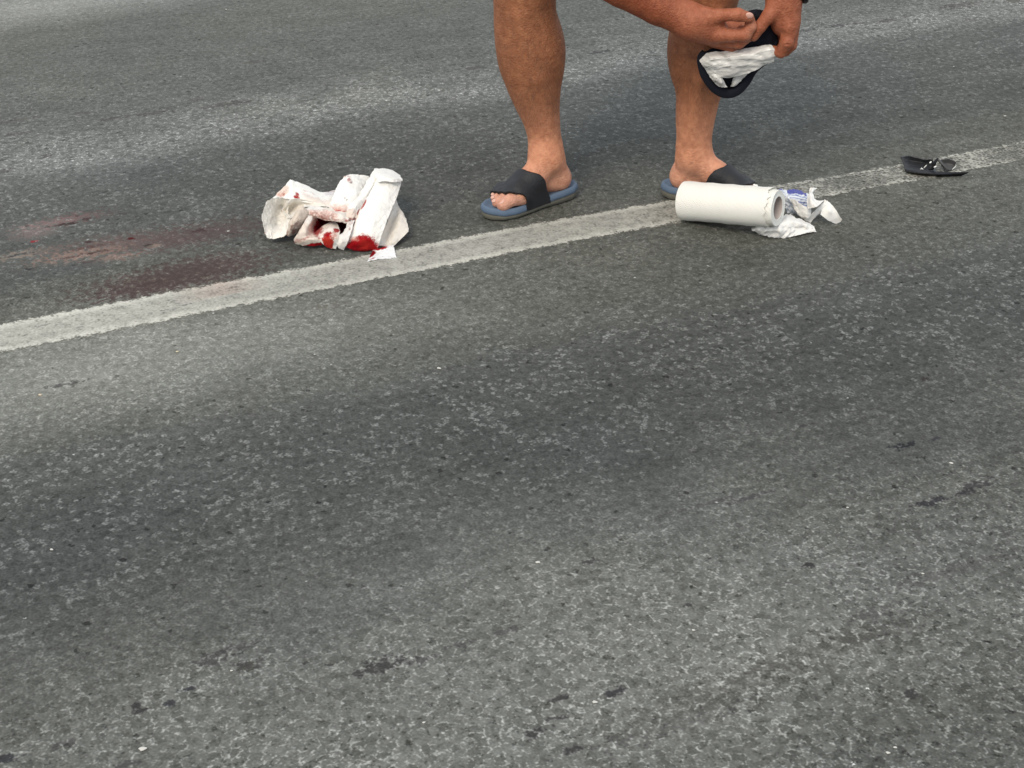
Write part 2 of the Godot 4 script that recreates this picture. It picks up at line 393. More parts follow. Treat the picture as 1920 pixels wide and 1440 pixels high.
# tar spots, pits, skid streaks and old stains: centre, half sizes along and across the road, colour (linear), strength, how ragged
var SPOTS := [
	[Vector2(0.5755, -1.7175), Vector2(0.030, 0.012), Color(0.03, 0.03, 0.03), 0.85, 0.9], [Vector2(0.6289, -1.7062), Vector2(0.022, 0.006), Color(0.04, 0.04, 0.04), 0.6, 1.0], [Vector2(0.3980, -1.7971), Vector2(0.016, 0.011), Color(0.035, 0.035, 0.033), 0.8, 0.9], [Vector2(0.3587, -1.8320), Vector2(0.018, 0.011), Color(0.04, 0.04, 0.04), 0.7, 1.2], [Vector2(0.3943, -1.8450), Vector2(0.022, 0.006), Color(0.05, 0.05, 0.05), 0.6, 1.1],
	[Vector2(0.3069, -1.7837), Vector2(0.012, 0.005), Color(0.025, 0.026, 0.03), 0.9, 0.6], [Vector2(0.2768, -1.7640), Vector2(0.008, 0.006), Color(0.025, 0.026, 0.03), 0.9, 0.6], [Vector2(0.2339, -1.7799), Vector2(0.008, 0.005), Color(0.03, 0.03, 0.03), 0.9, 0.6], [Vector2(0.2359, -1.7657), Vector2(0.009, 0.004), Color(0.03, 0.03, 0.03), 0.8, 0.6],
	[Vector2(0.0493, -1.7493), Vector2(0.02, 0.008), Color(0.025, 0.026, 0.03), 0.9, 0.8], [Vector2(0.1278, -1.7454), Vector2(0.014, 0.006), Color(0.05, 0.05, 0.05), 0.6, 0.8], [Vector2(0.1980, -1.6704), Vector2(0.016, 0.007), Color(0.045, 0.045, 0.045), 0.7, 0.8],
	[Vector2(0.8527, -1.5263), Vector2(0.016, 0.007), Color(0.025, 0.025, 0.027), 0.9, 0.7], [Vector2(0.7811, -1.5477), Vector2(0.016, 0.004), Color(0.03, 0.03, 0.03), 0.85, 0.6], [Vector2(0.7560, -1.5130), Vector2(0.014, 0.004), Color(0.04, 0.04, 0.04), 0.8, 0.7], [Vector2(0.7117, -1.4967), Vector2(0.014, 0.008), Color(0.025, 0.025, 0.025), 0.9, 0.8], [Vector2(0.7465, -1.4474), Vector2(0.012, 0.006), Color(0.03, 0.03, 0.03), 0.9, 0.7],
	[Vector2(1.2720, -1.6672), Vector2(0.010, 0.006), Color(0.025, 0.025, 0.025), 0.9, 0.7], [Vector2(0.9616, -1.8195), Vector2(0.011, 0.005), Color(0.035, 0.035, 0.035), 0.8, 0.7], [Vector2(1.2320, -1.3521), Vector2(0.012, 0.007), Color(0.03, 0.03, 0.03), 0.85, 0.7], [Vector2(1.0495, -1.6578), Vector2(0.008, 0.003), Color(0.03, 0.03, 0.03), 0.8, 0.7], [Vector2(0.6958, -1.7157), Vector2(0.016, 0.006), Color(0.05, 0.05, 0.05), 0.6, 0.9], [Vector2(0.7733, -1.7159), Vector2(0.02, 0.005), Color(0.05, 0.05, 0.05), 0.55, 0.9],
	[Vector2(1.2953, -1.5228), Vector2(0.035, 0.010), Color(0.06, 0.06, 0.058), 0.6, 1.0], [Vector2(1.2761, -1.4826), Vector2(0.06, 0.016), Color(0.06, 0.06, 0.058), 0.5, 1.0], [Vector2(1.1568, -1.4869), Vector2(0.11, 0.018), Color(0.065, 0.065, 0.06), 0.5, 1.0], [Vector2(1.0087, -1.4664), Vector2(0.11, 0.02), Color(0.065, 0.065, 0.06), 0.5, 1.0], [Vector2(0.9108, -1.4317), Vector2(0.09, 0.014), Color(0.06, 0.06, 0.058), 0.45, 1.0], [Vector2(1.4657, -1.5635), Vector2(0.09, 0.01), Color(0.07, 0.07, 0.068), 0.4, 1.0],
	[Vector2(1.6145, -1.8969), Vector2(0.014, 0.008), Color(0.02, 0.021, 0.025), 0.95, 1.1], [Vector2(1.6390, -1.8974), Vector2(0.018, 0.005), Color(0.02, 0.021, 0.025), 0.95, 1.1], [Vector2(1.6898, -1.8940), Vector2(0.010, 0.004), Color(0.03, 0.03, 0.035), 0.8, 0.8], [Vector2(1.5585, -1.7324), Vector2(0.026, 0.007), Color(0.025, 0.025, 0.03), 0.9, 1.1], [Vector2(1.6602, -1.7447), Vector2(0.026, 0.009), Color(0.035, 0.035, 0.037), 0.8, 1.1], [Vector2(1.6348, -1.7312), Vector2(0.016, 0.006), Color(0.03, 0.03, 0.032), 0.85, 0.9],
	[Vector2(1.2846, -1.8695), Vector2(0.04, 0.005), Color(0.045, 0.045, 0.048), 0.7, 1.0], [Vector2(1.2105, -1.8840), Vector2(0.05, 0.004), Color(0.06, 0.06, 0.06), 0.5, 1.0], [Vector2(1.6054, -2.4081), Vector2(0.014, 0.005), Color(0.05, 0.05, 0.05), 0.6, 0.8], [Vector2(1.5044, -2.0287), Vector2(0.014, 0.004), Color(0.035, 0.035, 0.037), 0.7, 0.8], [Vector2(1.8083, -2.0766), Vector2(0.009, 0.005), Color(0.035, 0.03, 0.03), 0.8, 0.8],
	[Vector2(0.8699, -2.8368), Vector2(0.03, 0.012), Color(0.085, 0.08, 0.07), 0.5, 1.2], [Vector2(0.3171, -2.7338), Vector2(0.03, 0.005), Color(0.04, 0.04, 0.04), 0.7, 1.0],
	# long marks beyond the pale band
	[Vector2(1.0155, -4.0974), Vector2(0.07, 0.016), Color(0.055, 0.055, 0.052), 0.75, 0.5], [Vector2(0.8143, -4.1118), Vector2(0.045, 0.013), Color(0.06, 0.06, 0.057), 0.7, 0.5], [Vector2(0.7144, -4.1129), Vector2(0.05, 0.008), Color(0.07, 0.07, 0.066), 0.55, 0.6], [Vector2(0.6453, -4.1888), Vector2(0.03, 0.01), Color(0.07, 0.07, 0.066), 0.5, 0.6], [Vector2(0.4739, -4.2093), Vector2(0.06, 0.012), Color(0.065, 0.065, 0.06), 0.6, 0.6], [Vector2(0.4566, -4.1054), Vector2(0.028, 0.01), Color(0.06, 0.06, 0.057), 0.6, 0.6], [Vector2(0.3854, -3.8626), Vector2(0.03, 0.01), Color(0.06, 0.06, 0.057), 0.7, 0.6],
	[Vector2(1.1721, -4.4111), Vector2(0.03, 0.012), Color(0.065, 0.065, 0.06), 0.6, 0.6], [Vector2(0.9529, -4.1678), Vector2(0.02, 0.012), Color(0.07, 0.07, 0.065), 0.6, 0.6], [Vector2(1.7396, -4.0949), Vector2(0.03, 0.012), Color(0.06, 0.06, 0.057), 0.65, 0.6], [Vector2(2.1437, -4.0759), Vector2(0.045, 0.008), Color(0.035, 0.035, 0.035), 0.75, 0.7], [Vector2(0.4996, -3.9148), Vector2(0.012, 0.012), Color(0.05, 0.05, 0.05), 0.7, 0.7], [Vector2(0.9656, -3.8946), Vector2(0.025, 0.012), Color(0.075, 0.075, 0.07), 0.5, 0.7],
	[Vector2(3.4079, -4.0172), Vector2(0.075, 0.022), Color(0.05, 0.05, 0.047), 0.75, 0.5], [Vector2(3.6000, -3.9818), Vector2(0.03, 0.02), Color(0.06, 0.06, 0.055), 0.7, 0.5], [Vector2(2.9299, -3.9985), Vector2(0.032, 0.013), Color(0.05, 0.05, 0.05), 0.75, 0.5], [Vector2(2.9984, -3.9914), Vector2(0.02, 0.01), Color(0.06, 0.06, 0.055), 0.6, 0.5], [Vector2(3.0949, -3.9778), Vector2(0.036, 0.014), Color(0.055, 0.055, 0.052), 0.7, 0.5], [Vector2(2.8229, -3.9996), Vector2(0.03, 0.012), Color(0.05, 0.05, 0.05), 0.7, 0.5], [Vector2(3.1863, -3.9915), Vector2(0.014, 0.01), Color(0.06, 0.06, 0.055), 0.6, 0.5], [Vector2(3.3447, -3.8761), Vector2(0.02, 0.012), Color(0.06, 0.06, 0.055), 0.6, 0.5],
	[Vector2(3.0304, -3.7947), Vector2(0.03, 0.006), Color(0.05, 0.05, 0.05), 0.5, 0.6], [Vector2(2.4277, -3.2198), Vector2(0.02, 0.01), Color(0.08, 0.08, 0.075), 0.4, 0.8],
	# the dried stain left of the paper towels
	[Vector2(0.6118, -3.0974), Vector2(0.17, 0.060), Color(0.066, 0.045, 0.040), 0.85, 0.45], [Vector2(0.5493, -3.0753), Vector2(0.10, 0.030), Color(0.056, 0.036, 0.034), 0.55, 0.6], [Vector2(0.6995, -3.1208), Vector2(0.13, 0.06), Color(0.072, 0.051, 0.046), 0.75, 0.6], [Vector2(0.6729, -3.2937), Vector2(0.13, 0.05), Color(0.090, 0.063, 0.060), 0.75, 0.6], [Vector2(0.5343, -3.3164), Vector2(0.13, 0.05), Color(0.115, 0.082, 0.076), 0.75, 0.6], [Vector2(0.7843, -3.2971), Vector2(0.12, 0.05), Color(0.08, 0.060, 0.058), 0.6, 0.7],
	[Vector2(0.4595, -3.2956), Vector2(0.085, 0.026), Color(0.27, 0.19, 0.155), 0.65, 0.95], [Vector2(0.5258, -3.2503), Vector2(0.05, 0.016), Color(0.25, 0.17, 0.14), 0.55, 1.1], [Vector2(0.3889, -3.3520), Vector2(0.06, 0.02), Color(0.18, 0.135, 0.12), 0.45, 1.0], [Vector2(0.3200, -3.3531), Vector2(0.05, 0.018), Color(0.24, 0.20, 0.165), 0.6, 1.1], [Vector2(0.4391, -3.4966), Vector2(0.075, 0.022), Color(0.23, 0.155, 0.15), 0.6, 0.9], [Vector2(0.3841, -3.4570), Vector2(0.05, 0.03), Color(0.20, 0.155, 0.15), 0.6, 0.4], [Vector2(0.5007, -3.5016), Vector2(0.06, 0.024), Color(0.12, 0.075, 0.072), 0.5, 0.9], [Vector2(0.6199, -3.2743), Vector2(0.014, 0.010), Color(0.30, 0.24, 0.19), 0.6, 0.8],
	[Vector2(0.4651, -3.4750), Vector2(0.022, 0.006), Color(0.03, 0.015, 0.015), 0.9, 0.8], [Vector2(0.5094, -3.4843), Vector2(0.014, 0.006), Color(0.035, 0.02, 0.02), 0.85, 0.8], [Vector2(0.4894, -3.3276), Vector2(0.03, 0.006), Color(0.06, 0.03, 0.025), 0.7, 1.2], [Vector2(0.4949, -3.2976), Vector2(0.022, 0.006), Color(0.05, 0.03, 0.025), 0.8, 1.1], [Vector2(0.4360, -3.2942), Vector2(0.03, 0.004), Color(0.05, 0.03, 0.028), 0.7, 1.2], [Vector2(0.4624, -3.2524), Vector2(0.02, 0.005), Color(0.05, 0.03, 0.028), 0.7, 1.2], [Vector2(0.3316, -3.3538), Vector2(0.03, 0.005), Color(0.03, 0.03, 0.03), 0.8, 1.2], [Vector2(0.5804, -3.3359), Vector2(0.007, 0.008), Color(0.06, 0.002, 0.002), 1.0, 0.4], [Vector2(0.7313, -3.3116), Vector2(0.012, 0.008), Color(0.05, 0.025, 0.025), 0.8, 0.8], [Vector2(0.3787, -3.4122), Vector2(0.009, 0.0055), Color(0.24, 0.025, 0.032), 0.95, 0.6], [Vector2(0.4898, -3.3584), Vector2(0.008, 0.006), Color(0.04, 0.02, 0.02), 0.8, 0.8], [Vector2(0.6044, -3.2844), Vector2(0.01, 0.005), Color(0.03, 0.025, 0.02), 0.8, 0.8], [Vector2(0.3423, -3.2691), Vector2(0.009, 0.007), Color(0.03, 0.03, 0.03), 0.9, 0.6],
	[Vector2(0.4082, -3.2390), Vector2(0.08, 0.024), Color(0.075, 0.08, 0.082), 0.55, 0.7],
]

func band_tables(lo: float, hi: float) -> Array:
	var base := PackedFloat32Array()
	var st := PackedFloat32Array()
	var net := PackedFloat32Array()
	var warm := PackedFloat32Array()
	for i in 2048:
		var v := lo + (hi - lo) * i / 2047.0
		var k := 0
		while k < BANDS.size() - 2 and BANDS[k + 1][0] < v: k += 1
		var a: Array = BANDS[k]
		var b: Array = BANDS[k + 1]
		var t := clampf((v - a[0]) / (b[0] - a[0]), 0.0, 1.0)
		base.append(lerpf(a[1], b[1], t))
		st.append(lerpf(a[2], b[2], t))
		net.append(lerpf(a[3], b[3], t))
		warm.append(lerpf(a[4], b[4], t))
	return [base, st, net, warm]

# colour and height of the asphalt for one rectangle of the road
func asphalt(u0: float, v0: float, w: int, h: int, texel: float, spots: bool) -> Array:
	var off := Vector3(u0 / texel, v0 / texel, 0)
	var cell := noise_image(w, h, FastNoiseLite.TYPE_CELLULAR, texel / 0.0100, 11, 1, FastNoiseLite.RETURN_CELL_VALUE, off).get_data()
	var edge := noise_image(w, h, FastNoiseLite.TYPE_CELLULAR, texel / 0.0100, 11, 1, FastNoiseLite.RETURN_DISTANCE2_SUB, off).get_data()
	var cell2 := noise_image(w, h, FastNoiseLite.TYPE_CELLULAR, texel / 0.0066, 29, 1, FastNoiseLite.RETURN_CELL_VALUE, off).get_data()
	var cell3 := noise_image(w, h, FastNoiseLite.TYPE_CELLULAR, texel / 0.0150, 57, 1, FastNoiseLite.RETURN_CELL_VALUE, off).get_data()
	var edge3 := noise_image(w, h, FastNoiseLite.TYPE_CELLULAR, texel / 0.0150, 57, 1, FastNoiseLite.RETURN_DISTANCE2_SUB, off).get_data()
	var fine := noise_image(w, h, FastNoiseLite.TYPE_SIMPLEX_SMOOTH, texel / 0.006, 3, 2, 0, off).get_data()
	var grit := noise_image(w, h, FastNoiseLite.TYPE_SIMPLEX_SMOOTH, texel / 0.019, 7, 3, 0, off).get_data()
	var patch := noise_image(w, h, FastNoiseLite.TYPE_SIMPLEX_SMOOTH, texel / 0.16, 17, 3, 0, off).get_data()
	var broad := noise_image(w, h, FastNoiseLite.TYPE_SIMPLEX_SMOOTH, texel / 0.7, 23, 3, 0, off).get_data()
	var lane := noise_image(w / 8, h, FastNoiseLite.TYPE_SIMPLEX_SMOOTH, texel / 0.05, 41, 3, 0, Vector3(off.x / 8.0, off.y, 0))
	lane.resize(w, h, Image.INTERPOLATE_CUBIC)
	var streak := lane.get_data()
	var tables := band_tables(-9.0, 1.0)
	var tb: PackedFloat32Array = tables[0]
	var ts: PackedFloat32Array = tables[1]
	var tn: PackedFloat32Array = tables[2]
	var tw: PackedFloat32Array = tables[3]
	var shift := PackedFloat32Array()   # slow changes of the grey
	shift.resize(w * h)
	if spots:
		for q in PATCHES:
			var c: Vector2 = (q[0] - Vector2(u0, v0)) / texel
			var r: Vector2 = q[1] / texel * 1.8
			for y in range(maxi(0, int(c.y - r.y)), mini(h, int(c.y + r.y))):
				for x in range(maxi(0, int(c.x - r.x)), mini(w, int(c.x + r.x))):
					var e := Vector2((x - c.x) / r.x, (y - c.y) / r.y).length_squared()
					if e < 1.0: shift[y * w + x] += q[2] * (1.0 - e) * (1.0 - e)
	var out := PackedByteArray()
	out.resize(w * h * 3)
	var bump := PackedByteArray()
	bump.resize(w * h)
	var i := 0
	var j := 0
	for y in h:
		var row := (v0 + y * texel + 9.0) / 10.0 * 2047.0
		for x in w:
			var br := broad[i] - 127
			var pa := patch[i] - 127
			var gr := grit[i] - 127
			var fi := fine[i] - 127
			var k := clampi(int(row + br * 0.12 + pa * 0.07), 0, 2047)
			var g := tb[k] + shift[i] + br * 0.022 + pa * 0.028 + (streak[i] - 127) * 0.045 + gr * 0.09 + fi * 0.11
			var ce := cell[i]
			var ed := edge[i]          # 0 at a border between stones, about 80 deep inside one
			var c2 := cell2[i]
			var hgt := 120.0 + gr * 0.25
			# pale polished stones, in loose clusters
			var s := ts[k]
			if ce > 196 - pa * 0.40 - br * 0.2:
				var body := clampf((ed - 10 + fi * 0.26 + gr * 0.12) * 0.05, 0.0, 1.0)
				g += s * body * (9.0 + (ce & 31) * 0.80 + fi * 0.20)
				hgt += 40.0 * body
			elif ce < 50:
				g -= (5.0 + s * 3.0) * clampf(ed * 0.04, 0.0, 1.0)
			if c2 > 215:
				g += s * clampf((fi + 25) * 0.12, 0.0, 8.0)
			# dusty mortar in the gaps between darker stones
			var n := tn[k]
			if n > 0.1:
				var e3 := edge3[i]
				var c3 := cell3[i]
				var d := (5.0 + gr * 0.25 + fi * 0.16 + pa * 0.07 - e3) * 0.13
				if d > 0.0: g += n * minf(d, 1.0) * (31.0 + fi * 0.16)
				else: g -= n * clampf(2.0 + (c3 - 150) * 0.10 + (ce - 127) * 0.02, -5.0, 13.0)
				hgt -= n * 30.0 * clampf(1.0 - e3 * 0.05, 0.0, 1.0)
				if c2 < 36 and gr < 4 and e3 > 8: g -= n * clampf((24 - fi) * 0.45, 0.0, 22.0)
				elif c2 > 230: g += n * clampf((fi + 20) * 0.22, 0.0, 14.0)
			if ce > 120 and ce < 124 and ed > 20 + fi * 0.2 and gr < 12:
				g -= 26.0
				hgt -= 90.0
			if c2 > 250 and ce > 150 and ce < 156 and fi > 20: g += 75.0
			hgt += minf(ed, 45) * 1.0 + fi * 0.25
			var wm := tw[k] + br * 0.002
			g = 90.0 + (g - 90.0) * 1.08 - 15.0
			out[j] = clampi(int(g - 0.5 + wm * 1.6), 8, 240)
			out[j + 1] = clampi(int(g + 1.0 + wm * 0.4), 8, 240)
			out[j + 2] = clampi(int(g - 1.8 - wm * 4.2), 8, 240)
			bump[i] = clampi(int(hgt), 0, 255)
			i += 1
			j += 3
	if spots:
		for q in SPOTS:
			var c: Vector2 = (q[0] - Vector2(u0, v0)) / texel
			var r: Vector2 = q[1] / texel * (1.5 if q[1].x * q[1].y > 0.0012 else 1.3)
			var col: Color = q[2].linear_to_srgb()
			var cr := col.r8
			var cg := col.g8
			var cb := col.b8
			for y in range(maxi(0, int(c.y - r.y * 1.4)), mini(h, int(c.y + r.y * 1.4))):
				for x in range(maxi(0, int(c.x - r.x * 1.4)), mini(w, int(c.x + r.x * 1.4))):
					var at := y * w + x
					var e := Vector2((x - c.x) / r.x, (y - c.y) / r.y).length()
					e += q[4] * ((grit[at] - 127) * 0.0085 + (fine[at] - 127) * 0.004 + (edge[at] - 28) * 0.004)
					var a: float = q[3] * clampf((0.95 - e) * (1.5 if q[1].x * q[1].y > 0.0012 else 2.4), 0.0, 1.0)
					if a <= 0.0: continue
					at *= 3
					var rough := clampf(out[at + 1] / 84.0, 0.65, 1.5) * 0.55 + 0.45   # the grain shows through
					out[at] = clampi(int(lerpf(out[at], cr * rough * 1.02, a)), 0, 255)
					out[at + 1] = clampi(int(lerpf(out[at + 1], cg * rough, a)), 0, 255)
					out[at + 2] = clampi(int(lerpf(out[at + 2], cb * rough * 0.99, a)), 0, 255)
	return [out, bump, w, h]

func asphalt_material(made: Array) -> StandardMaterial3D:
	var m := plain(Color.WHITE, 0.88, 0.35)
	m.albedo_texture = ImageTexture.create_from_image(Image.create_from_data(made[2], made[3], false, Image.FORMAT_RGB8, made[0]))
	m.heightmap_enabled = true
	m.heightmap_texture = ImageTexture.create_from_image(Image.create_from_data(made[2], made[3], false, Image.FORMAT_L8, made[1]))
	m.heightmap_scale = 0.28
	m.texture_repeat = false
	return m

func road_quad(u0: float, v0: float, u1: float, v1: float, tile: float, into: ArrayMesh, y := 0.0) -> void:
	var v := PackedVector3Array()
	var n := PackedVector3Array()
	var uv := PackedVector2Array()
	for p in [Vector2(u0, v0), Vector2(u1, v0), Vector2(u0, v1), Vector2(u1, v1)]:
		v.append(DU * p.x + DV * p.y + Vector3(0, y, 0))
		n.append(Vector3.UP)
		uv.append(Vector2((p.x - u0) / (u1 - u0), (p.y - v0) / (v1 - v0)) if tile == 0.0 else p / tile)
	arrays_mesh(v, n, PackedInt32Array([0, 1, 2, 1, 3, 2]), PackedColorArray(), uv, into)

func build_road() -> void:
	var mesh := ArrayMesh.new()
	var tex := 0.0016
	var us := [-0.7, 1.7, 4.1]
	var vs := [-5.7, -3.3, -0.9]
	var jobs := []
	for b in 2:
		for a in 2:
			jobs.append([us[a], vs[b]])
	jobs.append([20.0, 6.0])
	var done := []
	var threads := []
	for q in jobs:
		var t := Thread.new()
		var side := 1500 if q[0] < 10.0 else 1024
		t.start(asphalt.bind(q[0], q[1], side, side, tex, q[0] < 10.0))
		threads.append(t)
	for t in threads: done.append(t.wait_to_finish())
	var mats := []
	for k in 4:
		var a := k % 2
		var b := k / 2
		road_quad(us[a], vs[b], us[a + 1], vs[b + 1], 0.0, mesh)
		mats.append(asphalt_material(done[k]))
	var rest := asphalt_material(done[4])
	rest.texture_repeat = true
	var far := 300.0
	for q in [[-far, -far, far, vs[0]], [-far, vs[2], far, far], [-far, vs[0], us[0], vs[2]], [us[2], vs[0], far, vs[2]]]:
		road_quad(q[0], q[1], q[2], q[3], 1.6384, mesh)
		mats.append(rest)
	var o := obj("road", mesh, null)
	for k in mats.size(): mesh.surface_set_material(k, mats[k])
	tag(o, "worn grey asphalt road with darker wheel tracks and a dried reddish stain", "road", "", "structure")

# the painted line, worn at its rims and through to the stones
func build_line() -> void:
	var ll := 5.12
	var lw := 0.20
	var w := 2048
	var h := 80
	var texel := ll / w
	var edge := noise_image(w, h, FastNoiseLite.TYPE_CELLULAR, texel / 0.011, 51, 1, FastNoiseLite.RETURN_DISTANCE2_SUB)
	var fine := noise_image(w, h, FastNoiseLite.TYPE_SIMPLEX_SMOOTH, texel / 0.007, 52, 3)
	var mid := noise_image(w, h, FastNoiseLite.TYPE_SIMPLEX_SMOOTH, texel / 0.03, 53, 3)
	var slow := noise_image(w, h, FastNoiseLite.TYPE_SIMPLEX_SMOOTH, texel / 0.25, 54, 2)
	var im := Image.create(w, h, false, Image.FORMAT_RGBA8)
	for y in h:
		for x in w:
			var u := -0.8 + x * texel
			var across := absf((y + 0.5) / h - 0.5) * lw
			var f := (fine.get_pixel(x, y).r - 0.5) * 2.0
			var m := (mid.get_pixel(x, y).r - 0.5) * 2.0
			var e := edge.get_pixel(x, y).r * 3.0
			var s := (slow.get_pixel(x, y).r - 0.5) * 2.0
			var wear := smoothstep(1.45, 2.5, u)      # the far right of the line is worn down to flecks
			var half := lerpf(0.063, 0.051, smoothstep(1.6, 2.3, u)) + m * 0.008 + f * 0.008
			var a := clampf((half - across) / 0.007, 0.0, 1.0)
			var rim := smoothstep(0.030, 0.052, across)
			var keep := 0.78 + 0.25 * m + 0.2 * f - wear * 0.55 + wear * rim * 0.28 + wear * (0.5 - e) * 0.7 + wear * s * 0.3
			a *= clampf(keep * 1.6 - 0.18, 0.0, 0.95)
			var g := 0.640 + 0.06 * m + 0.12 * f + 0.045 * s + 0.085 * rim - 0.04 * smoothstep(0.35, 0.9, u) - 0.02 * wear
			if f < -0.62: g -= 0.15
			im.set_pixel(x, y, Color(g, g * 0.992, g * 0.94, a))
	for q in [[Vector2(0.6073, -2.9459), 0.018, 0.004], [Vector2(0.5616, -2.9405), 0.02, 0.003], [Vector2(0.7197, -2.9838), 0.018, 0.006], [Vector2(0.3211, -2.9757), 0.025, 0.004], [Vector2(0.3879, -2.9378), 0.015, 0.003]]:
		var cx: float = (q[0].x + 0.8) / texel
		var cy: float = (q[0].y + 2.955) / lw * h + h / 2.0
		for y in range(maxi(0, int(cy - 6)), mini(h, int(cy + 7))):
			for x in range(maxi(0, int(cx - 16)), mini(w, int(cx + 16))):
				var d := Vector2((x - cx) * texel / q[1], (y - cy) * texel / q[2]).length() + (fine.get_pixel(x, y).r - 0.5) * 1.2
				if d < 1.0: im.set_pixel(x, y, im.get_pixel(x, y).lerp(Color(0.35, 0.34, 0.33, 0.9), 0.7 * (1.0 - d)))
	var tint := Vector2(0.6942, -2.9954)
	for y in range(0, 40):
		for x in range(int((tint.x + 0.7) / texel), int((tint.x + 0.9) / texel)):
			var c := im.get_pixel(x, y)
			var d := 1.0 - absf(x * texel - 0.8 - tint.x) / 0.1
			c.g *= 1.0 - 0.055 * d * (0.5 + fine.get_pixel(x, y).r)
			c.b *= 1.0 - 0.065 * d * (0.5 + fine.get_pixel(x, y).r)
			im.set_pixel(x, y, c)
	var m := plain(Color.WHITE, 0.85, 0.3)
	m.albedo_texture = ImageTexture.create_from_image(im)
	m.transparency = BaseMaterial3D.TRANSPARENCY_ALPHA
	m.texture_repeat = false
	m.heightmap_enabled = true
	m.heightmap_texture = ImageTexture.create_from_image(fine)
	m.heightmap_scale = 0.12
	var v := PackedVector3Array()
	var n := PackedVector3Array()
	var uv := PackedVector2Array()
	var idx := PackedInt32Array()
	var parts := 16
	for k in range(-parts, 2 * parts + 1):
		var u := -0.8 + ll * k / parts
		var c := -2.970 + 0.042 * smoothstep(1.5, 2.4, u)      # the line swerves a little
		for sgn in [-1, 1]:
			v.append(DU * u + DV * (c + sgn * lw / 2) + Vector3(0, 0.0012, 0))
			n.append(Vector3.UP)
			uv.append(Vector2(pingpong(float(k) / parts, 1.0), 0.5 + 0.5 * sgn))
		var i := v.size() - 2
		if i: idx.append_array(PackedInt32Array([i - 2, i, i - 1, i, i + 1, i - 1]))
	tag(obj("road_line", arrays_mesh(v, n, idx, PackedColorArray(), uv), m), "worn white painted line running across the asphalt", "road marking", "", "structure")

func _ready() -> void:
	rng.seed = 5
	nz.seed = 4
	var cam := Camera3D.new()
	cam.name = "camera"
	cam.position = Vector3(0, 1.5, 0)
	cam.rotation_degrees = Vector3(-29.8, 0, 0)
	cam.fov = 26.991
	cam.near = 0.05
	cam.far = 900.0
	add_child(cam)
	var we := WorldEnvironment.new()
	var env := Environment.new()
	env.background_mode = Environment.BG_SKY
	var sk := ProceduralSkyMaterial.new()
	sk.sky_top_color = Color(0.86, 0.89, 0.93)
	sk.sky_horizon_color = Color(0.80, 0.82, 0.84)
	sk.sky_curve = 0.25
	sk.ground_horizon_color = Color(0.5, 0.5, 0.49)
	sk.ground_bottom_color = Color(0.3, 0.3, 0.3)
	sk.sun_angle_max = 30.0
	env.sky = Sky.new()
	env.sky.sky_material = sk
	env.background_energy_multiplier = 1.05
	env.tonemap_mode = Environment.TONE_MAPPER_LINEAR
	env.tonemap_exposure = 1.28
	env.sdfgi_enabled = true
	env.ssao_enabled = true
	env.ssil_enabled = true
	we.environment = env
	add_child(we)
	var sun := DirectionalLight3D.new()
	sun.name = "sun"
	sun.light_energy = 0.55
	sun.light_color = Color(1.0, 0.96, 0.90)
	sun.light_angular_distance = 24.0
	sun.shadow_enabled = true
	sun.rotation_degrees = Vector3(-48, -24, 0)
	add_child(sun)
	build_road()
	build_line()
	make_materials()
	build_person()
	build_sandals()
	build_pouch()
	build_paper_roll()
	build_stained_towels()
	build_shard()
	build_chips()


# ---------------------------------------------------------------- shared materials
var skin: StandardMaterial3D
var paper: StandardMaterial3D
var film: StandardMaterial3D

func make_materials() -> void:
	skin = plain(Color.WHITE, 0.55, 0.4)
	skin.vertex_color_use_as_albedo = true
	skin.subsurf_scatter_enabled = true
	skin.subsurf_scatter_strength = 0.08
	skin.uv1_triplanar = true
	skin.uv1_scale = Vector3(9, 9, 9)
	skin.heightmap_enabled = true
	var grain := seamless(FastNoiseLite.TYPE_SIMPLEX_SMOOTH, 0.035, 61, 512, 4)
	skin.heightmap_texture = grain
	skin.heightmap_scale = 0.16
	var blot := seamless(FastNoiseLite.TYPE_SIMPLEX_SMOOTH, 0.010, 62, 512, 5).get_image()
	var tone := Image.create(512, 512, false, Image.FORMAT_RGB8)
	for y in 512:
		for x in 512:
			var a: float = (blot.get_pixel(x, y).r - 0.5) * 2.0
			var k := clampf(0.86 + 0.085 * a, 0.0, 1.0)
			tone.set_pixel(x, y, Color(k, clampf(k * (1.0 + 0.04 * a), 0, 1), clampf(k * (1.0 + 0.06 * a), 0, 1)))
	skin.albedo_texture = ImageTexture.create_from_image(tone)
	paper = plain(Color.WHITE, 0.9, 0.2)
	paper.vertex_color_use_as_albedo = true
	paper.backlight_enabled = true
	paper.backlight = Color(0.28, 0.28, 0.27)
	paper.uv1_triplanar = true
	paper.uv1_scale = Vector3(22, 22, 22)
	paper.heightmap_enabled = true
	var dots := Image.create(256, 256, false, Image.FORMAT_L8)
	for y in 256:
		for x in 256:
			var a := (x + y) / 256.0 * TAU * 8.0
			var b := (x - y) / 256.0 * TAU * 8.0
			var g := 0.5 + 0.25 * (cos(a) + cos(b))
			dots.set_pixel(x, y, Color(g, g, g))
	paper.heightmap_texture = ImageTexture.create_from_image(dots)
	paper.heightmap_scale = 0.16
	film = plain(Color.WHITE, 0.42, 0.5)
	film.vertex_color_use_as_albedo = true
	film.backlight_enabled = true
	film.backlight = Color(0.3, 0.3, 0.3)
	film.clearcoat_enabled = true
	film.clearcoat = 0.35
	film.clearcoat_roughness = 0.15

func mottled(c: Color, p: Vector3, amount := 0.12) -> Color:
	var a := nz.get_noise_3dv(p * 3500.0) * 0.5 + nz.get_noise_3dv(p * 9000.0) * 0.6
	var k := 1.0 + amount * a
	return Color(c.r * k, c.g * k * (1.0 + 0.03 * a), c.b * k)

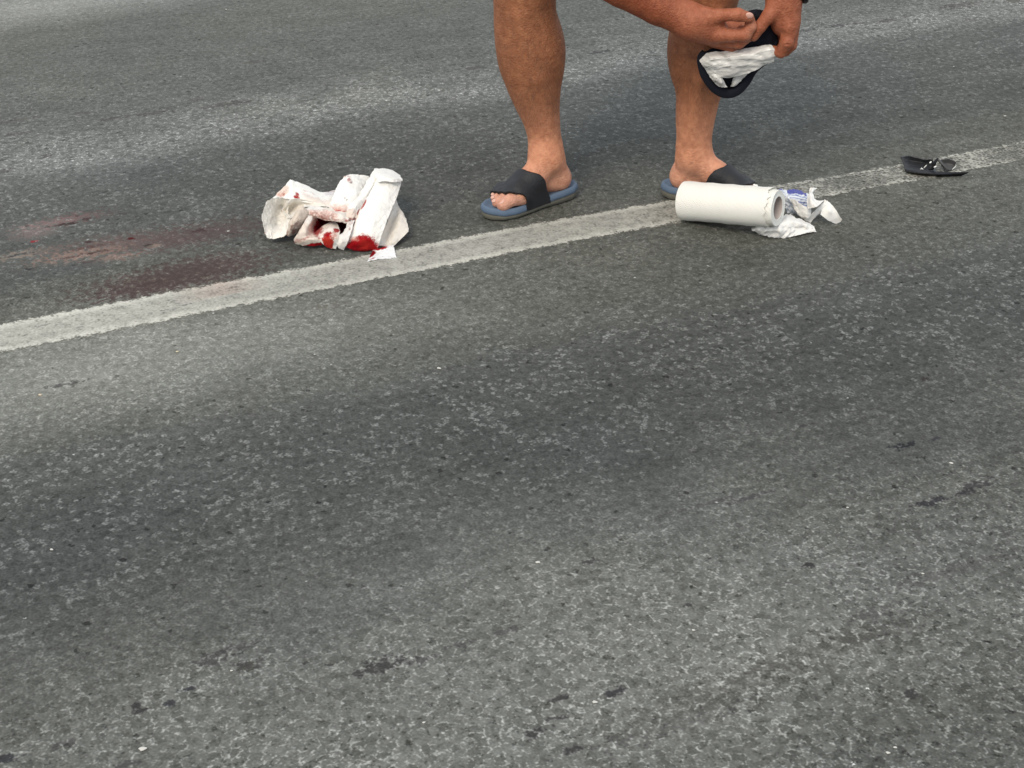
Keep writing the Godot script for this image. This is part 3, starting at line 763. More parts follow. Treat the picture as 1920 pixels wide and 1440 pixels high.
# ---------------------------------------------------------------- the person
var photo_right := [Vector3(0.355, 0, -3.528), Vector3(0.611, 0, -3.442)]   # heel and toe of each sandal on the ground
var photo_left := [Vector3(0.149, 0, -3.532), Vector3(-0.066, 0, -3.382)]

func foot_frame(ends: Array, mirrored: bool) -> Transform3D:
	var f: Vector3 = (ends[1] - ends[0]).normalized()
	var s := Vector3(f.z, 0, -f.x) if mirrored else Vector3(-f.z, 0, f.x)
	return Transform3D(Basis(f, Vector3.UP, s), ends[0])

func chain(g: Field, pts: Array, rad: Array, k: float) -> void:
	for i in pts.size() - 1: g.cap(pts[i], pts[i + 1], rad[i], rad[i + 1], k)

func foot(g: Field, t: Transform3D, af: float) -> void:
	var b := 0.025
	var k := 0.012
	g.cap(t * Vector3(0.052, b + 0.030, 0), t * Vector3(af, b + 0.100, 0.002), 0.0300, 0.0360, 0.02)
	g.cap(t * Vector3(0.051, b + 0.026, 0), t * Vector3(0.080, b + 0.026, -0.004), 0.030, 0.027, 0.014)
	g.cap(t * Vector3(af + 0.004, b + 0.080, 0.004), t * Vector3(0.135, b + 0.046, 0.010), 0.034, 0.026, 0.02)
	g.cap(t * Vector3(0.135, b + 0.046, 0.010), t * Vector3(0.178, b + 0.028, 0.016), 0.027, 0.0215, k)
	g.cap(t * Vector3(0.080, b + 0.030, -0.012), t * Vector3(0.150, b + 0.020, -0.026), 0.026, 0.018, 0.02)
	g.cap(t * Vector3(0.125, b + 0.044, 0.004), t * Vector3(0.165, b + 0.024, -0.010), 0.026, 0.018, 0.02)
	g.cap(t * Vector3(0.178, b + 0.026, 0.022), t * Vector3(0.182, b + 0.024, 0.027), 0.022, 0.020, k)
	# ankle bones and the hollow behind them
	g.ell(t * Vector3(af, b + 0.085, 0.029), Basis.IDENTITY, Vector3(0.012, 0.016, 0.012), 0.016)
	g.ell(t * Vector3(af - 0.006, b + 0.075, -0.030), Basis.IDENTITY, Vector3(0.012, 0.016, 0.012), 0.016)

func toes(t: Transform3D) -> Field:
	var b := 0.025
	var lo := Vector3(9, 9, 9)
	var hi := -lo
	for f in [0.155, 0.26]:
		for sd in [-0.06, 0.06]:
			lo = lo.min(t * Vector3(f, b - 0.006, sd))
			hi = hi.max(t * Vector3(f, b + 0.055, sd))
	var g := Field.new(lo, hi, 0.0019)
	for q in [[0.031, 0.0185, 0.235, 0.0152], [0.006, 0.0125, 0.237, 0.0108], [-0.0125, 0.0118, 0.228, 0.0100], [-0.0275, 0.0108, 0.2175, 0.0094], [-0.0400, 0.0104, 0.2040, 0.0088]]:
		var root := Vector3(0.176 - absf(q[0] - 0.02) * 0.25, b + 0.017, q[0] * 0.90)
		var big: bool = q[0] > 0.02
		var mid := Vector3(lerpf(root.x, q[2], 0.52), b + (0.0200 if big else 0.0190), q[0])
		var end := Vector3(q[2] - 0.008, b + (0.0125 if big else 0.0098), q[0] - (0.002 if big else 0.0))
		g.cap(t * root, t * mid, q[1], q[3] * 1.02, 0.003)
		g.cap(t * mid, t * end, q[3] * 0.98, q[3], 0.0025)
		# wrinkle over the joint
		g.cap(t * (mid + Vector3(0.002, q[3] + 0.0006, -0.007)), t * (mid + Vector3(0.002, q[3] + 0.0006, 0.007)), 0.0012, 0.0012, 0.002, true)
	return g

func toe_tone(p: Vector3, _n: Vector3) -> Color:
	var c := mottled(Color(0.66, 0.335, 0.235), p, 0.14)
	return Color(c.r * 1.22, c.g * 1.22, c.b * 1.22)

# rings run upwards; resampled smoothly at even heights
func leg_rings(g: Field, rings: Array, k := 0.012) -> void:
	var pts := []
	for q in rings: pts.append(Vector4(q[0].x, q[0].y, q[0].z, q[1]))
	var ys := PackedFloat32Array()
	var xs := PackedFloat32Array()
	var zs := PackedFloat32Array()
	var rs := PackedFloat32Array()
	var n := 80
	var j := 0
	var fine := []
	for i in 401: fine.append(cat(pts, i / 400.0, 0.5))
	for i in n:
		var h: float = lerpf(pts[0].y, pts[pts.size() - 1].y, float(i) / (n - 1))
		while j < 399 and fine[j + 1].y < h: j += 1
		var t := clampf((h - fine[j].y) / maxf(fine[j + 1].y - fine[j].y, 1e-6), 0.0, 1.0)
		var p: Vector4 = fine[j].lerp(fine[j + 1], t)
		ys.append(h)
		xs.append(p.x)
		zs.append(p.z)
		rs.append(p.w)
	for pass_ in 3:
		for a in [xs, zs, rs]:
			for i in range(1, n - 1): a[i] = a[i] * 0.5 + (a[i - 1] + a[i + 1]) * 0.25
	g.tube(ys, xs, zs, rs, 1.06, k)

var toes_left: Field
var toes_right: Field
var field_left: Field
var field_right: Field
var body_v := PackedVector3Array()
var body_n := PackedVector3Array()
var body_i := PackedInt32Array()
var body_c := PackedColorArray()

func take(g: Field, tone) -> void:
	var from := body_v.size()
	var start := body_i.size()
	g.surface(body_v, body_n, body_i)
	# surface() writes indices from its own vertex numbers, which continue the array
	var bad := 0
	for t in range(start, mini(start + 300, body_i.size()), 3):
		var a := body_v[body_i[t]]
		if (body_v[body_i[t + 2]] - a).cross(body_v[body_i[t + 1]] - a).dot(body_n[body_i[t]]) < 0.0: bad += 1
	if bad > 50:
		for t in range(start, body_i.size(), 3):
			var s := body_i[t + 1]
			body_i[t + 1] = body_i[t + 2]
			body_i[t + 2] = s
	for i in range(from, body_v.size()): body_c.append(tone.call(body_v[i], body_n[i]))

# shin bone, calf heads, kneecap tendon and the Achilles tendon; inner says which way the other leg is
func definition(g: Field, rings: Array, inner: float) -> void:
	var knee: Vector3 = rings[rings.size() - 3][0]
	var low: Vector3 = rings[1][0]
	g.cap(knee + Vector3(-0.010 * inner, -0.03, 0.058), knee.lerp(low, 0.5) + Vector3(0.004 * inner, 0, 0.056), 0.016, 0.013, 0.022)
	g.cap(knee.lerp(low, 0.5) + Vector3(0.004 * inner, 0, 0.056), low + Vector3(0.012 * inner, 0.02, 0.026), 0.013, 0.010, 0.02)
	g.ell(knee.lerp(low, 0.36) + Vector3(0.036 * inner, 0, -0.014), Basis(Vector3(0, 0, 1), 0.10 * inner), Vector3(0.030, 0.085, 0.046), 0.02)
	g.ell(knee.lerp(low, 0.32) + Vector3(-0.039 * inner, 0, -0.012), Basis(Vector3(0, 0, 1), -0.10 * inner), Vector3(0.028, 0.080, 0.044), 0.02)
	g.cap(low + Vector3(0.034 * inner, 0.03, -0.010), low + Vector3(0.030 * inner, -0.05, -0.006), 0.008, 0.010, 0.014, true)
	g.cap(low + Vector3(0.010 * inner, 0.06, -0.030), low + Vector3(0.012 * inner, -0.05, -0.036), 0.011, 0.010, 0.012)
	# a vein or two down the shin and over the ankle
	g.cap(knee.lerp(low, 0.45) + Vector3(0.030 * inner, 0, 0.056), knee.lerp(low, 0.75) + Vector3(0.022 * inner, 0, 0.046), 0.0022, 0.0022, 0.004)
	g.cap(low + Vector3(0.020 * inner, 0.06, 0.032), low + Vector3(0.008 * inner, -0.03, 0.046), 0.0022, 0.0024, 0.004)

func leg_tone(p: Vector3, _n: Vector3) -> Color:
	var tan_ := Color(0.372, 0.146, 0.070)
	var ankle := Color(0.612, 0.268, 0.152)
	var foot_ := Color(0.640, 0.310, 0.200)
	var c := foot_.lerp(ankle, smoothstep(0.06, 0.13, p.y)).lerp(tan_, smoothstep(0.13, 0.32, p.y))
	c = mottled(c, p, 0.16)
	return Color(c.r * 1.28, c.g * 1.28, c.b * 1.28)

func arm_tone(p: Vector3, _n: Vector3) -> Color:
	var tip := smoothstep(0.488, 0.512, p.x) * 0.55
	return mottled(Color(0.300, 0.084, 0.038).lerp(Color(0.390, 0.128, 0.066), smoothstep(0.30, 0.38, p.x)).lerp(Color(0.52, 0.235, 0.15), tip) * 1.28, p, 0.14)

func body_tone(p: Vector3, _n: Vector3) -> Color:
	return mottled(Color(0.36, 0.14, 0.07), p, 0.1)

func watch_hand_tone(p: Vector3, _n: Vector3) -> Color:
	return mottled(Color(0.370, 0.118, 0.060) * 1.28, p, 0.14)

func build_person() -> void:
	var who := thing("person", "person in slide sandals, bare tanned legs, bending forward with both hands on a dark pouch", "person", Vector3.ZERO)
	# person's right leg, at the left of the picture
	var lr := [[Vector3(0.0795, 0.1112, -3.5000), 0.0385], [Vector3(0.0767, 0.1481, -3.5000), 0.0395], [Vector3(0.0688, 0.1883, -3.4970), 0.0425], [Vector3(0.0574, 0.2319, -3.4940), 0.0515], [Vector3(0.0497, 0.2765, -3.4900), 0.0615], [Vector3(0.0445, 0.3236, -3.4880), 0.0710], [Vector3(0.0406, 0.3726, -3.4860), 0.0770], [Vector3(0.0338, 0.4154, -3.4820), 0.0740], [Vector3(0.0289, 0.4534, -3.4760), 0.0695], [Vector3(0.0275, 0.4969, -3.4700), 0.0690], [Vector3(0.0279, 0.5439, -3.4700), 0.0730], [Vector3(0.0312, 0.5992, -3.4800), 0.0780]]
	var g := Field.new(Vector3(-0.10, 0.015, -3.62), Vector3(0.20, 0.60, -3.36), 0.0038)
	leg_rings(g, lr)
	g.ell(Vector3(0.0435, 0.3541, -3.5200), Basis.IDENTITY, Vector3(0.058, 0.11, 0.060), 0.03)
	g.ell(Vector3(0.0277, 0.5239, -3.4250), Basis.IDENTITY, Vector3(0.036, 0.042, 0.026), 0.03)
	foot(g, foot_frame(photo_left, true), 0.087)
	field_left = g
	definition(g, lr, 1.0)
	take(g, leg_tone)
	toes_left = toes(foot_frame(photo_left, true))
	take(toes_left, toe_tone)
	var rr := [[Vector3(0.4228, 0.1078, -3.5020), 0.0390], [Vector3(0.4210, 0.1394, -3.5020), 0.0410], [Vector3(0.4212, 0.1768, -3.5000), 0.0430], [Vector3(0.4232, 0.2253, -3.4980), 0.0475], [Vector3(0.4254, 0.2567, -3.4960), 0.0505], [Vector3(0.4257, 0.2903, -3.4940), 0.0575], [Vector3(0.4232, 0.3298, -3.4920), 0.0670], [Vector3(0.4215, 0.3651, -3.4900), 0.0720], [Vector3(0.4223, 0.4086, -3.4880), 0.0710], [Vector3(0.4257, 0.4582, -3.4800), 0.0690], [Vector3(0.4308, 0.5013, -3.4750), 0.0700], [Vector3(0.4326, 0.5484, -3.4750), 0.0740], [Vector3(0.4349, 0.6037, -3.4850), 0.0790]]
	g = Field.new(Vector3(0.33, 0.015, -3.62), Vector3(0.64, 0.60, -3.38), 0.0038)
	leg_rings(g, rr)
	g.ell(Vector3(0.4266, 0.3504, -3.5200), Basis.IDENTITY, Vector3(0.055, 0.11, 0.058), 0.03)
	g.ell(Vector3(0.4245, 0.5259, -3.4300), Basis.IDENTITY, Vector3(0.036, 0.042, 0.026), 0.03)
	foot(g, foot_frame(photo_right, false), 0.071)
	field_right = g
	definition(g, rr, -1.0)
	take(g, leg_tone)
	toes_right = toes(foot_frame(photo_right, false))
	take(toes_right, toe_tone)
	# right arm and hand: thumb over a curled index finger
	g = Field.new(Vector3(0.13, 0.40, -3.44), Vector3(0.56, 0.66, -3.25), 0.0026)
	chain(g, [Vector3(0.1407, 0.5983, -3.3750), Vector3(0.2390, 0.5529, -3.3550), Vector3(0.3122, 0.5124, -3.3450), Vector3(0.3810, 0.4786, -3.3350)], [0.053, 0.0500, 0.0435, 0.0360], 0.006)
	g.cap(Vector3(0.3811, 0.4762, -3.3350), Vector3(0.4298, 0.4600, -3.3350), 0.0340, 0.0300, 0.02)
	g.cap(Vector3(0.4022, 0.4608, -3.3550), Vector3(0.4406, 0.4405, -3.3600), 0.0320, 0.0265, 0.02)
	g.cap(Vector3(0.3907, 0.4885, -3.3250), Vector3(0.4388, 0.4962, -3.3150), 0.0230, 0.0150, 0.016)
	chain(g, [Vector3(0.4339, 0.4971, -3.3120), Vector3(0.4552, 0.5018, -3.3040), Vector3(0.4748, 0.5030, -3.3000), Vector3(0.4979, 0.4967, -3.3020)], [0.0152, 0.0130, 0.0142, 0.0112], 0.004)
	g.cap(Vector3(0.4700, 0.5219, -3.2900), Vector3(0.4718, 0.5130, -3.2820), 0.0010, 0.0008, 0.002, true)
	g.cap(Vector3(0.4666, 0.5219, -3.2900), Vector3(0.4676, 0.5107, -3.2820), 0.0010, 0.0008, 0.002, true)
	g.cap(Vector3(0.3956, 0.5090, -3.3180), Vector3(0.4348, 0.5080, -3.3060), 0.0040, 0.0030, 0.008)
	chain(g, [Vector3(0.4377, 0.4548, -3.3220), Vector3(0.4663, 0.4550, -3.3140), Vector3(0.4939, 0.4574, -3.3100), Vector3(0.5050, 0.4747, -3.3100), Vector3(0.5020, 0.4890, -3.3120)], [0.0185, 0.0145, 0.0142, 0.0122, 0.0105], 0.0035)
	chain(g, [Vector3(0.4383, 0.4381, -3.3380), Vector3(0.4851, 0.4337, -3.3260), Vector3(0.5055, 0.4467, -3.3330), Vector3(0.4898, 0.4590, -3.3420)], [0.0155, 0.0120, 0.0112, 0.0095], 0.003)
	chain(g, [Vector3(0.4342, 0.4293, -3.3580), Vector3(0.4728, 0.4184, -3.3480), Vector3(0.4935, 0.4283, -3.3540), Vector3(0.4793, 0.4452, -3.3600)], [0.0150, 0.0115, 0.0105, 0.0090], 0.003)
	chain(g, [Vector3(0.4320, 0.4253, -3.3780), Vector3(0.4668, 0.4171, -3.3740), Vector3(0.4828, 0.4265, -3.3780), Vector3(0.4701, 0.4401, -3.3760)], [0.0145, 0.0110, 0.0095, 0.0085], 0.005)
	g.cap(Vector3(0.4491, 0.4507, -3.3800), Vector3(0.5070, 0.4501, -3.3820), 0.0180, 0.0150, 0.01)
	# creases on the inside of the index finger
	g.cap(Vector3(0.4588, 0.4836, -3.2960), Vector3(0.4623, 0.4673, -3.2970), 0.0026, 0.0014, 0.003, true)
	g.cap(Vector3(0.4766, 0.4820, -3.2940), Vector3(0.4801, 0.4676, -3.2960), 0.0024, 0.0012, 0.003, true)
	g.cap(Vector3(0.4420, 0.4865, -3.2980), Vector3(0.4873, 0.4836, -3.3000), 0.0030, 0.0052, 0.004, true)
	take(g, arm_tone)
	# left arm and hand, fingers behind the pouch's rim
	g = Field.new(Vector3(0.46, 0.40, -3.44), Vector3(0.72, 0.66, -3.25), 0.003)
	chain(g, [Vector3(0.5995, 0.6169, -3.3900), Vector3(0.5874, 0.5658, -3.3700), Vector3(0.5765, 0.5258, -3.3500)], [0.0440, 0.0390, 0.0345], 0.006)
	g.cap(Vector3(0.5765, 0.5258, -3.3500), Vector3(0.5831, 0.4800, -3.3380), 0.0335, 0.0300, 0.02)
	g.cap(Vector3(0.5800, 0.5100, -3.3650), Vector3(0.5849, 0.4669, -3.3580), 0.0300, 0.0285, 0.02)
	g.cap(Vector3(0.5616, 0.5154, -3.3350), Vector3(0.5424, 0.4940, -3.3220), 0.0200, 0.0150, 0.016)
	chain(g, [Vector3(0.5430, 0.4969, -3.3200), Vector3(0.5255, 0.4722, -3.3180), Vector3(0.5141, 0.4501, -3.3220)], [0.0145, 0.0130, 0.0110], 0.004)
	chain(g, [Vector3(0.5896, 0.4668, -3.3280), Vector3(0.5849, 0.4374, -3.3180), Vector3(0.5756, 0.4138, -3.3260), Vector3(0.5612, 0.4146, -3.3380)], [0.0190, 0.0150, 0.0125, 0.0100], 0.003)
	chain(g, [Vector3(0.5973, 0.4612, -3.3460), Vector3(0.5976, 0.4250, -3.3420), Vector3(0.5824, 0.4012, -3.3500), Vector3(0.5602, 0.4057, -3.3580)], [0.0175, 0.0142, 0.0118, 0.0100], 0.003)
	chain(g, [Vector3(0.5898, 0.4544, -3.3680), Vector3(0.5853, 0.4221, -3.3660), Vector3(0.5735, 0.4041, -3.3700), Vector3(0.5582, 0.4046, -3.3760)], [0.0170, 0.0140, 0.0110, 0.0095], 0.006)
	chain(g, [Vector3(0.5830, 0.4541, -3.3840), Vector3(0.5784, 0.4258, -3.3840), Vector3(0.5683, 0.4109, -3.3860), Vector3(0.5551, 0.4096, -3.3900)], [0.0150, 0.0120, 0.0100, 0.0085], 0.006)
	# knuckles and the tendons that run back from them
	g.cap(Vector3(0.5800, 0.4718, -3.3120), Vector3(0.5685, 0.5113, -3.3180), 0.0035, 0.0025, 0.008)
	g.cap(Vector3(0.5939, 0.4691, -3.3280), Vector3(0.5787, 0.5112, -3.3260), 0.0035, 0.0025, 0.008)
	g.ell(Vector3(0.5850, 0.4689, -3.3140), Basis.IDENTITY, Vector3(0.010, 0.010, 0.008), 0.008)
	g.ell(Vector3(0.5839, 0.4413, -3.3060), Basis.IDENTITY, Vector3(0.0085, 0.0085, 0.006), 0.006)
	g.cap(Vector3(0.5669, 0.4455, -3.3000), Vector3(0.5967, 0.4437, -3.3020), 0.0010, 0.0010, 0.002, true)
	g.cap(Vector3(0.5696, 0.4397, -3.3000), Vector3(0.5963, 0.4376, -3.3030), 0.0010, 0.0010, 0.002, true)
	g.cap(Vector3(0.5136, 0.4778, -3.3000), Vector3(0.5299, 0.4709, -3.3000), 0.0010, 0.0010, 0.002, true)
	take(g, watch_hand_tone)
	# the rest, above the picture: thighs, trunk bent forward, upper arms, head
	g = Field.new(Vector3(-0.15, 0.50, -4.05), Vector3(0.80, 1.50, -2.90), 0.014)
	var hip_r := Vector3(0.15, 0.90, -3.74)
	var hip_l := Vector3(0.37, 0.90, -3.74)
	var kr: Vector3 = lr[10][0]
	var kl: Vector3 = rr[11][0]
	g.cap(kr, kr.lerp(hip_r, 0.22), 0.071, 0.083, 0.02)
	g.cap(kl, kl.lerp(hip_l, 0.22), 0.072, 0.083, 0.02)
	g.cap(kr.lerp(hip_r, 0.2), hip_r, 0.082, 0.095, 0.02)
	g.cap(kl.lerp(hip_l, 0.2), hip_l, 0.082, 0.095, 0.02)
	g.cap(Vector3(0.21, 0.95, -3.76), Vector3(0.31, 0.95, -3.76), 0.125, 0.125, 0.05)
	g.cap(Vector3(0.26, 0.97, -3.72), Vector3(0.27, 1.14, -3.42), 0.14, 0.15, 0.06)
	g.cap(Vector3(0.11, 1.17, -3.36), Vector3(0.43, 1.17, -3.36), 0.075, 0.075, 0.06)
	g.cap(Vector3(0.27, 1.18, -3.36), Vector3(0.27, 1.20, -3.24), 0.062, 0.058, 0.03)
	g.cap(Vector3(0.09, 1.16, -3.36), Vector3(0.08, 0.80, -3.39), 0.058, 0.050, 0.03)
	g.cap(Vector3(0.08, 0.80, -3.39), Vector3(0.1407, 0.5983, -3.3750), 0.050, 0.052, 0.02)
	g.cap(Vector3(0.45, 1.16, -3.36), Vector3(0.62, 0.86, -3.42), 0.058, 0.048, 0.03)
	g.cap(Vector3(0.62, 0.86, -3.42), Vector3(0.5995, 0.6169, -3.3900), 0.048, 0.044, 0.02)
	take(g, body_tone)
	build_head(who)
	obj("body", arrays_mesh(body_v, body_n, body_i, body_c), skin, who)
	build_clothes(who, kr, kl, hip_r, hip_l)
	# nails
	var nail := plain(lin(0.62, 0.36, 0.28), 0.35, 0.5)
	var dome := SphereMesh.new()
	dome.radius = 1.0
	dome.height = 2.0
	dome.radial_segments = 20
	dome.rings = 10
	var t := foot_frame(photo_left, true)
	for q in [[0.030, 0.2330, 0.0085, 0.0092], [0.006, 0.2365, 0.0056, 0.0058], [-0.0125, 0.2275, 0.0052, 0.0054], [-0.0275, 0.2170, 0.0048, 0.0050], [-0.0400, 0.2035, 0.0046, 0.0047]]:
		var o := obj("toenail", dome, nail, who)
		var tip: float = 0.0258 if q[0] > 0.02 else 0.0192
		o.transform = t * Transform3D(Basis(Vector3(0, 0, 1), -0.55).scaled_local(Vector3(q[2], 0.0022, q[3])), Vector3(q[1], 0.025 + tip - 0.0025, q[0]))
	var tn := obj("thumbnail", dome, plain(lin(0.60, 0.34, 0.27), 0.35, 0.5), who)
	tn.transform = Transform3D(Basis(Vector3(0, 0, 1), -0.25).scaled_local(Vector3(0.0085, 0.0065, 0.0030)), Vector3(0.4971, 0.5044, -3.2915))
	# leg hair
	var strand := grid_mesh([[Vector3(-0.00008, 0, 0), Vector3(0.00008, 0, 0)], [Vector3(-0.00007, 0.5, 0.05), Vector3(0.00007, 0.5, 0.05)], [Vector3(-0.00004, 1.0, 0.2), Vector3(0.00004, 1.0, 0.2)]])
	var where := []
	var far := body_v.size()
	var r := RandomNumberGenerator.new()
	r.seed = 77
	for tries in 90000:
		if where.size() >= 14000: break
		var i := r.randi_range(0, far - 1)
		var p := body_v[i]
		if p.y < 0.125 or p.y > 0.56 or p.z > -3.40 and p.y > 0.44: continue
		if p.x > 0.24 and p.x < 0.34 or p.z > -3.38: continue
		if r.randf() > smoothstep(0.12, 0.28, p.y) * (0.55 + 0.9 * nz.get_noise_3dv(p * 2200.0)): continue
		var n := body_n[i]
		var down := (Vector3(r.randf_range(-0.5, 0.5), -1.0, r.randf_range(-0.5, 0.5)) + n * r.randf_range(0.25, 0.7)).normalized()
		var side := down.cross(n).normalized()
		where.append(Transform3D(Basis(side, down * r.randf_range(0.007, 0.015), n * 0.012), p - n * 0.0003))
	var mm := MultiMesh.new()
	mm.transform_format = MultiMesh.TRANSFORM_3D
	mm.mesh = strand
	mm.instance_count = where.size()
	for i in where.size(): mm.set_instance_transform(i, where[i])
	var hair := MultiMeshInstance3D.new()
	hair.name = "leg_hair"
	hair.multimesh = mm
	hair.material_override = plain(lin(0.045, 0.024, 0.014), 0.6)
	who.add_child(hair)
	tag(hair, "", "", "", "stuff")
	# wristwatch on the left wrist
	var rows := []
	var c := Vector3(0.5794, 0.5356, -3.3520)
	var axis := (Vector3(0.5874, 0.5658, -3.3700) - Vector3(0.5765, 0.5258, -3.3500)).normalized()
	var e1 := axis.cross(Vector3(0, 0, 1)).normalized()
	var e2 := axis.cross(e1).normalized()
	for q in [[-0.011, 0.0372], [-0.011, 0.0400], [0.011, 0.0405], [0.011, 0.0372], [-0.011, 0.0372]]:
		var row := []
		for k in 40:
			var a := TAU * k / 40.0
			row.append(c + axis * q[0] + (e1 * cos(a) + e2 * sin(a)) * q[1])
		rows.append(row)
	var strap := obj("wristwatch", grid_mesh(rows, true), plain(lin(0.012, 0.012, 0.014), 0.45, 0.5), who)
	strap.set_meta("label", "black wristwatch on the wrist at the picture's upper edge")
	rows = []
	var px := c + Vector3(0.044, -0.004, 0.006)
	var ox := (px - c).normalized()
	var oy := axis
	var oz := ox.cross(oy).normalized()
	for q in [[0.0, 0.0], [0.0, 0.016], [0.002, 0.018], [0.008, 0.018], [0.011, 0.015], [0.011, 0.0]]:
		var row := []
		for k in 32:
			var a := TAU * k / 32.0
			row.append(px + ox * (q[0] - 0.005) + (oy * cos(a) + oz * sin(a)) * q[1])
		rows.append(row)
	obj("watch_case", grid_mesh(rows, true), plain(lin(0.010, 0.010, 0.011), 0.3, 0.5), strap)

func build_head(who: Node3D) -> void:
	var h := Vector3(0.27, 1.225, -3.19)
	var fw := Vector3(0, -0.62, 0.785)
	var up := Vector3(0, 0.785, 0.62)
	var rt := Vector3(1, 0, 0)
	var g := Field.new(h - Vector3(0.13, 0.17, 0.16), h + Vector3(0.13, 0.17, 0.17), 0.0045)
	g.ell(h + up * 0.025 - fw * 0.012, Basis(rt, up, -fw), Vector3(0.077, 0.095, 0.100), 0.01)
	g.cap(h - up * 0.01 + fw * 0.030, h - up * 0.070 + fw * 0.052, 0.060, 0.036, 0.03)
	g.cap(h - up * 0.03 - fw * 0.02, Vector3(0.27, 1.19, -3.30), 0.058, 0.060, 0.03)
	g.cap(h + up * 0.012 + fw * 0.085, h - up * 0.022 + fw * 0.108, 0.009, 0.014, 0.012)
	g.cap(h + up * 0.030 + fw * 0.084 - rt * 0.038, h + up * 0.030 + fw * 0.084 + rt * 0.038, 0.009, 0.009, 0.014)
	for sd in [-1.0, 1.0]:
		g.cap(h + up * 0.010 + fw * 0.092 + rt * sd * 0.032, h + up * 0.010 + fw * 0.094 + rt * sd * 0.034, 0.013, 0.013, 0.008, true)
		g.ell(h - fw * 0.012 + rt * sd * 0.082, Basis(rt, up, -fw), Vector3(0.008, 0.032, 0.019), 0.008)
	g.cap(h - up * 0.046 + fw * 0.090 - rt * 0.020, h - up * 0.046 + fw * 0.090 + rt * 0.020, 0.009, 0.009, 0.010)
	g.cap(h - up * 0.047 + fw * 0.100 - rt * 0.021, h - up * 0.047 + fw * 0.100 + rt * 0.021, 0.0025, 0.0025, 0.003, true)
	take(g, body_tone)
	var ball := SphereMesh.new()
	ball.radius = 0.012
	ball.height = 0.024
	for sd in [-1.0, 1.0]:
		var e := obj("eye", ball, plain(lin(0.55, 0.52, 0.48), 0.3), who)
		e.position = h + up * 0.010 + fw * 0.080 + rt * sd * 0.032
	g = Field.new(h - Vector3(0.13, 0.14, 0.16), h + Vector3(0.13, 0.17, 0.17), 0.005)
	g.ell(h + up * 0.032 - fw * 0.020, Basis(rt, up, -fw), Vector3(0.082, 0.098, 0.100), 0.01)
	g.cap(h - up * 0.020 + fw * 0.085, h + up * 0.030 + fw * 0.095, 0.075, 0.062, 0.01, true)
	g.cap(h - up * 0.075 - fw * 0.02, h - up * 0.09 + fw * 0.06, 0.055, 0.06, 0.01, true)
	var v := PackedVector3Array()
	var n := PackedVector3Array()
	var i := PackedInt32Array()
	g.surface(v, n, i)
	obj("hair", arrays_mesh(v, n, i), plain(lin(0.020, 0.015, 0.012), 0.7), who)

func build_clothes(who: Node3D, kr: Vector3, kl: Vector3, hip_r: Vector3, hip_l: Vector3) -> void:
	var g := Field.new(Vector3(-0.05, 0.60, -4.0), Vector3(0.60, 1.20, -3.3), 0.014)
	g.cap(kr.lerp(hip_r, 0.36), hip_r, 0.098, 0.112, 0.02)
	g.cap(kl.lerp(hip_l, 0.36), hip_l, 0.098, 0.112, 0.02)
	g.cap(Vector3(0.21, 0.95, -3.76), Vector3(0.31, 0.95, -3.76), 0.142, 0.142, 0.05)
	var v := PackedVector3Array()
	var n := PackedVector3Array()
	var i := PackedInt32Array()
	g.surface(v, n, i)
	obj("shorts", arrays_mesh(v, n, i), plain(lin(0.03, 0.035, 0.05), 0.9), who)
	g = Field.new(Vector3(-0.1, 0.70, -4.0), Vector3(0.75, 1.45, -3.1), 0.014)
	g.cap(Vector3(0.26, 0.98, -3.70), Vector3(0.27, 1.14, -3.42), 0.160, 0.172, 0.06)
	g.cap(Vector3(0.11, 1.17, -3.36), Vector3(0.43, 1.17, -3.36), 0.092, 0.092, 0.06)
	g.cap(Vector3(0.09, 1.16, -3.36), Vector3(0.085, 0.98, -3.375), 0.075, 0.082, 0.03)
	g.cap(Vector3(0.45, 1.16, -3.36), Vector3(0.53, 1.02, -3.39), 0.075, 0.080, 0.03)
	v = PackedVector3Array()
	n = PackedVector3Array()
	i = PackedInt32Array()
	g.surface(v, n, i)
	obj("shirt", arrays_mesh(v, n, i), plain(lin(0.16, 0.16, 0.17), 0.9), who)

# ---------------------------------------------------------------- sandals
func half_width(x: float, medial: bool) -> float:
	var fs := [0.0, 0.03, 0.10, 0.22, 0.42, 0.62, 0.76, 0.88, 0.96, 1.0]
	var m := [0.0, 0.021, 0.0325, 0.036, 0.036, 0.044, 0.048, 0.042, 0.027, 0.0]
	var l := [0.0, 0.021, 0.033, 0.037, 0.038, 0.046, 0.047, 0.038, 0.023, 0.0]
	for i in 9:
		if x <= fs[i + 1]:
			var t: float = (x - fs[i]) / (fs[i + 1] - fs[i])
			if i == 0 or i == 8: t = sqrt(t) if i == 0 else 1.0 - sqrt(1.0 - t)
			else: t = t * t * (3.0 - 2.0 * t) * 0.4 + t * 0.6
			return lerpf(m[i], m[i + 1], t) if medial else lerpf(l[i], l[i + 1], t)
	return 0.0

func sole_ring(t: Transform3D, length: float, inset: float, h: float) -> Array:
	var pts := []
	var count := 96
	for k in count:
		var a := TAU * k / count
		var x := 0.5 - 0.5 * cos(a)
		var w := half_width(x, sin(a) > 0.0)
		var side := 1.0 if sin(a) > 0.0 else -1.0
		pts.append(Vector2(x * length, w * side))
	var out := []
	for k in count:
		var d: Vector2 = (pts[(k + 1) % count] - pts[(k + count - 1) % count]).normalized()
		var nn := Vector2(d.y, -d.x)
		if nn.dot(pts[k] - Vector2(length * 0.5, 0)) > 0.0: nn = -nn
		var p: Vector2 = pts[k] + nn * inset
		var lift: float = 0.006 * (1.0 - smoothstep(0.0, 0.6, p.x / length)) + 0.004 * smoothstep(0.85, 1.0, p.x / length)
		var hh := h + (lift * smoothstep(0.003, 0.014, h))
		out.append(t * Vector3(p.x, hh, p.y))
	return out

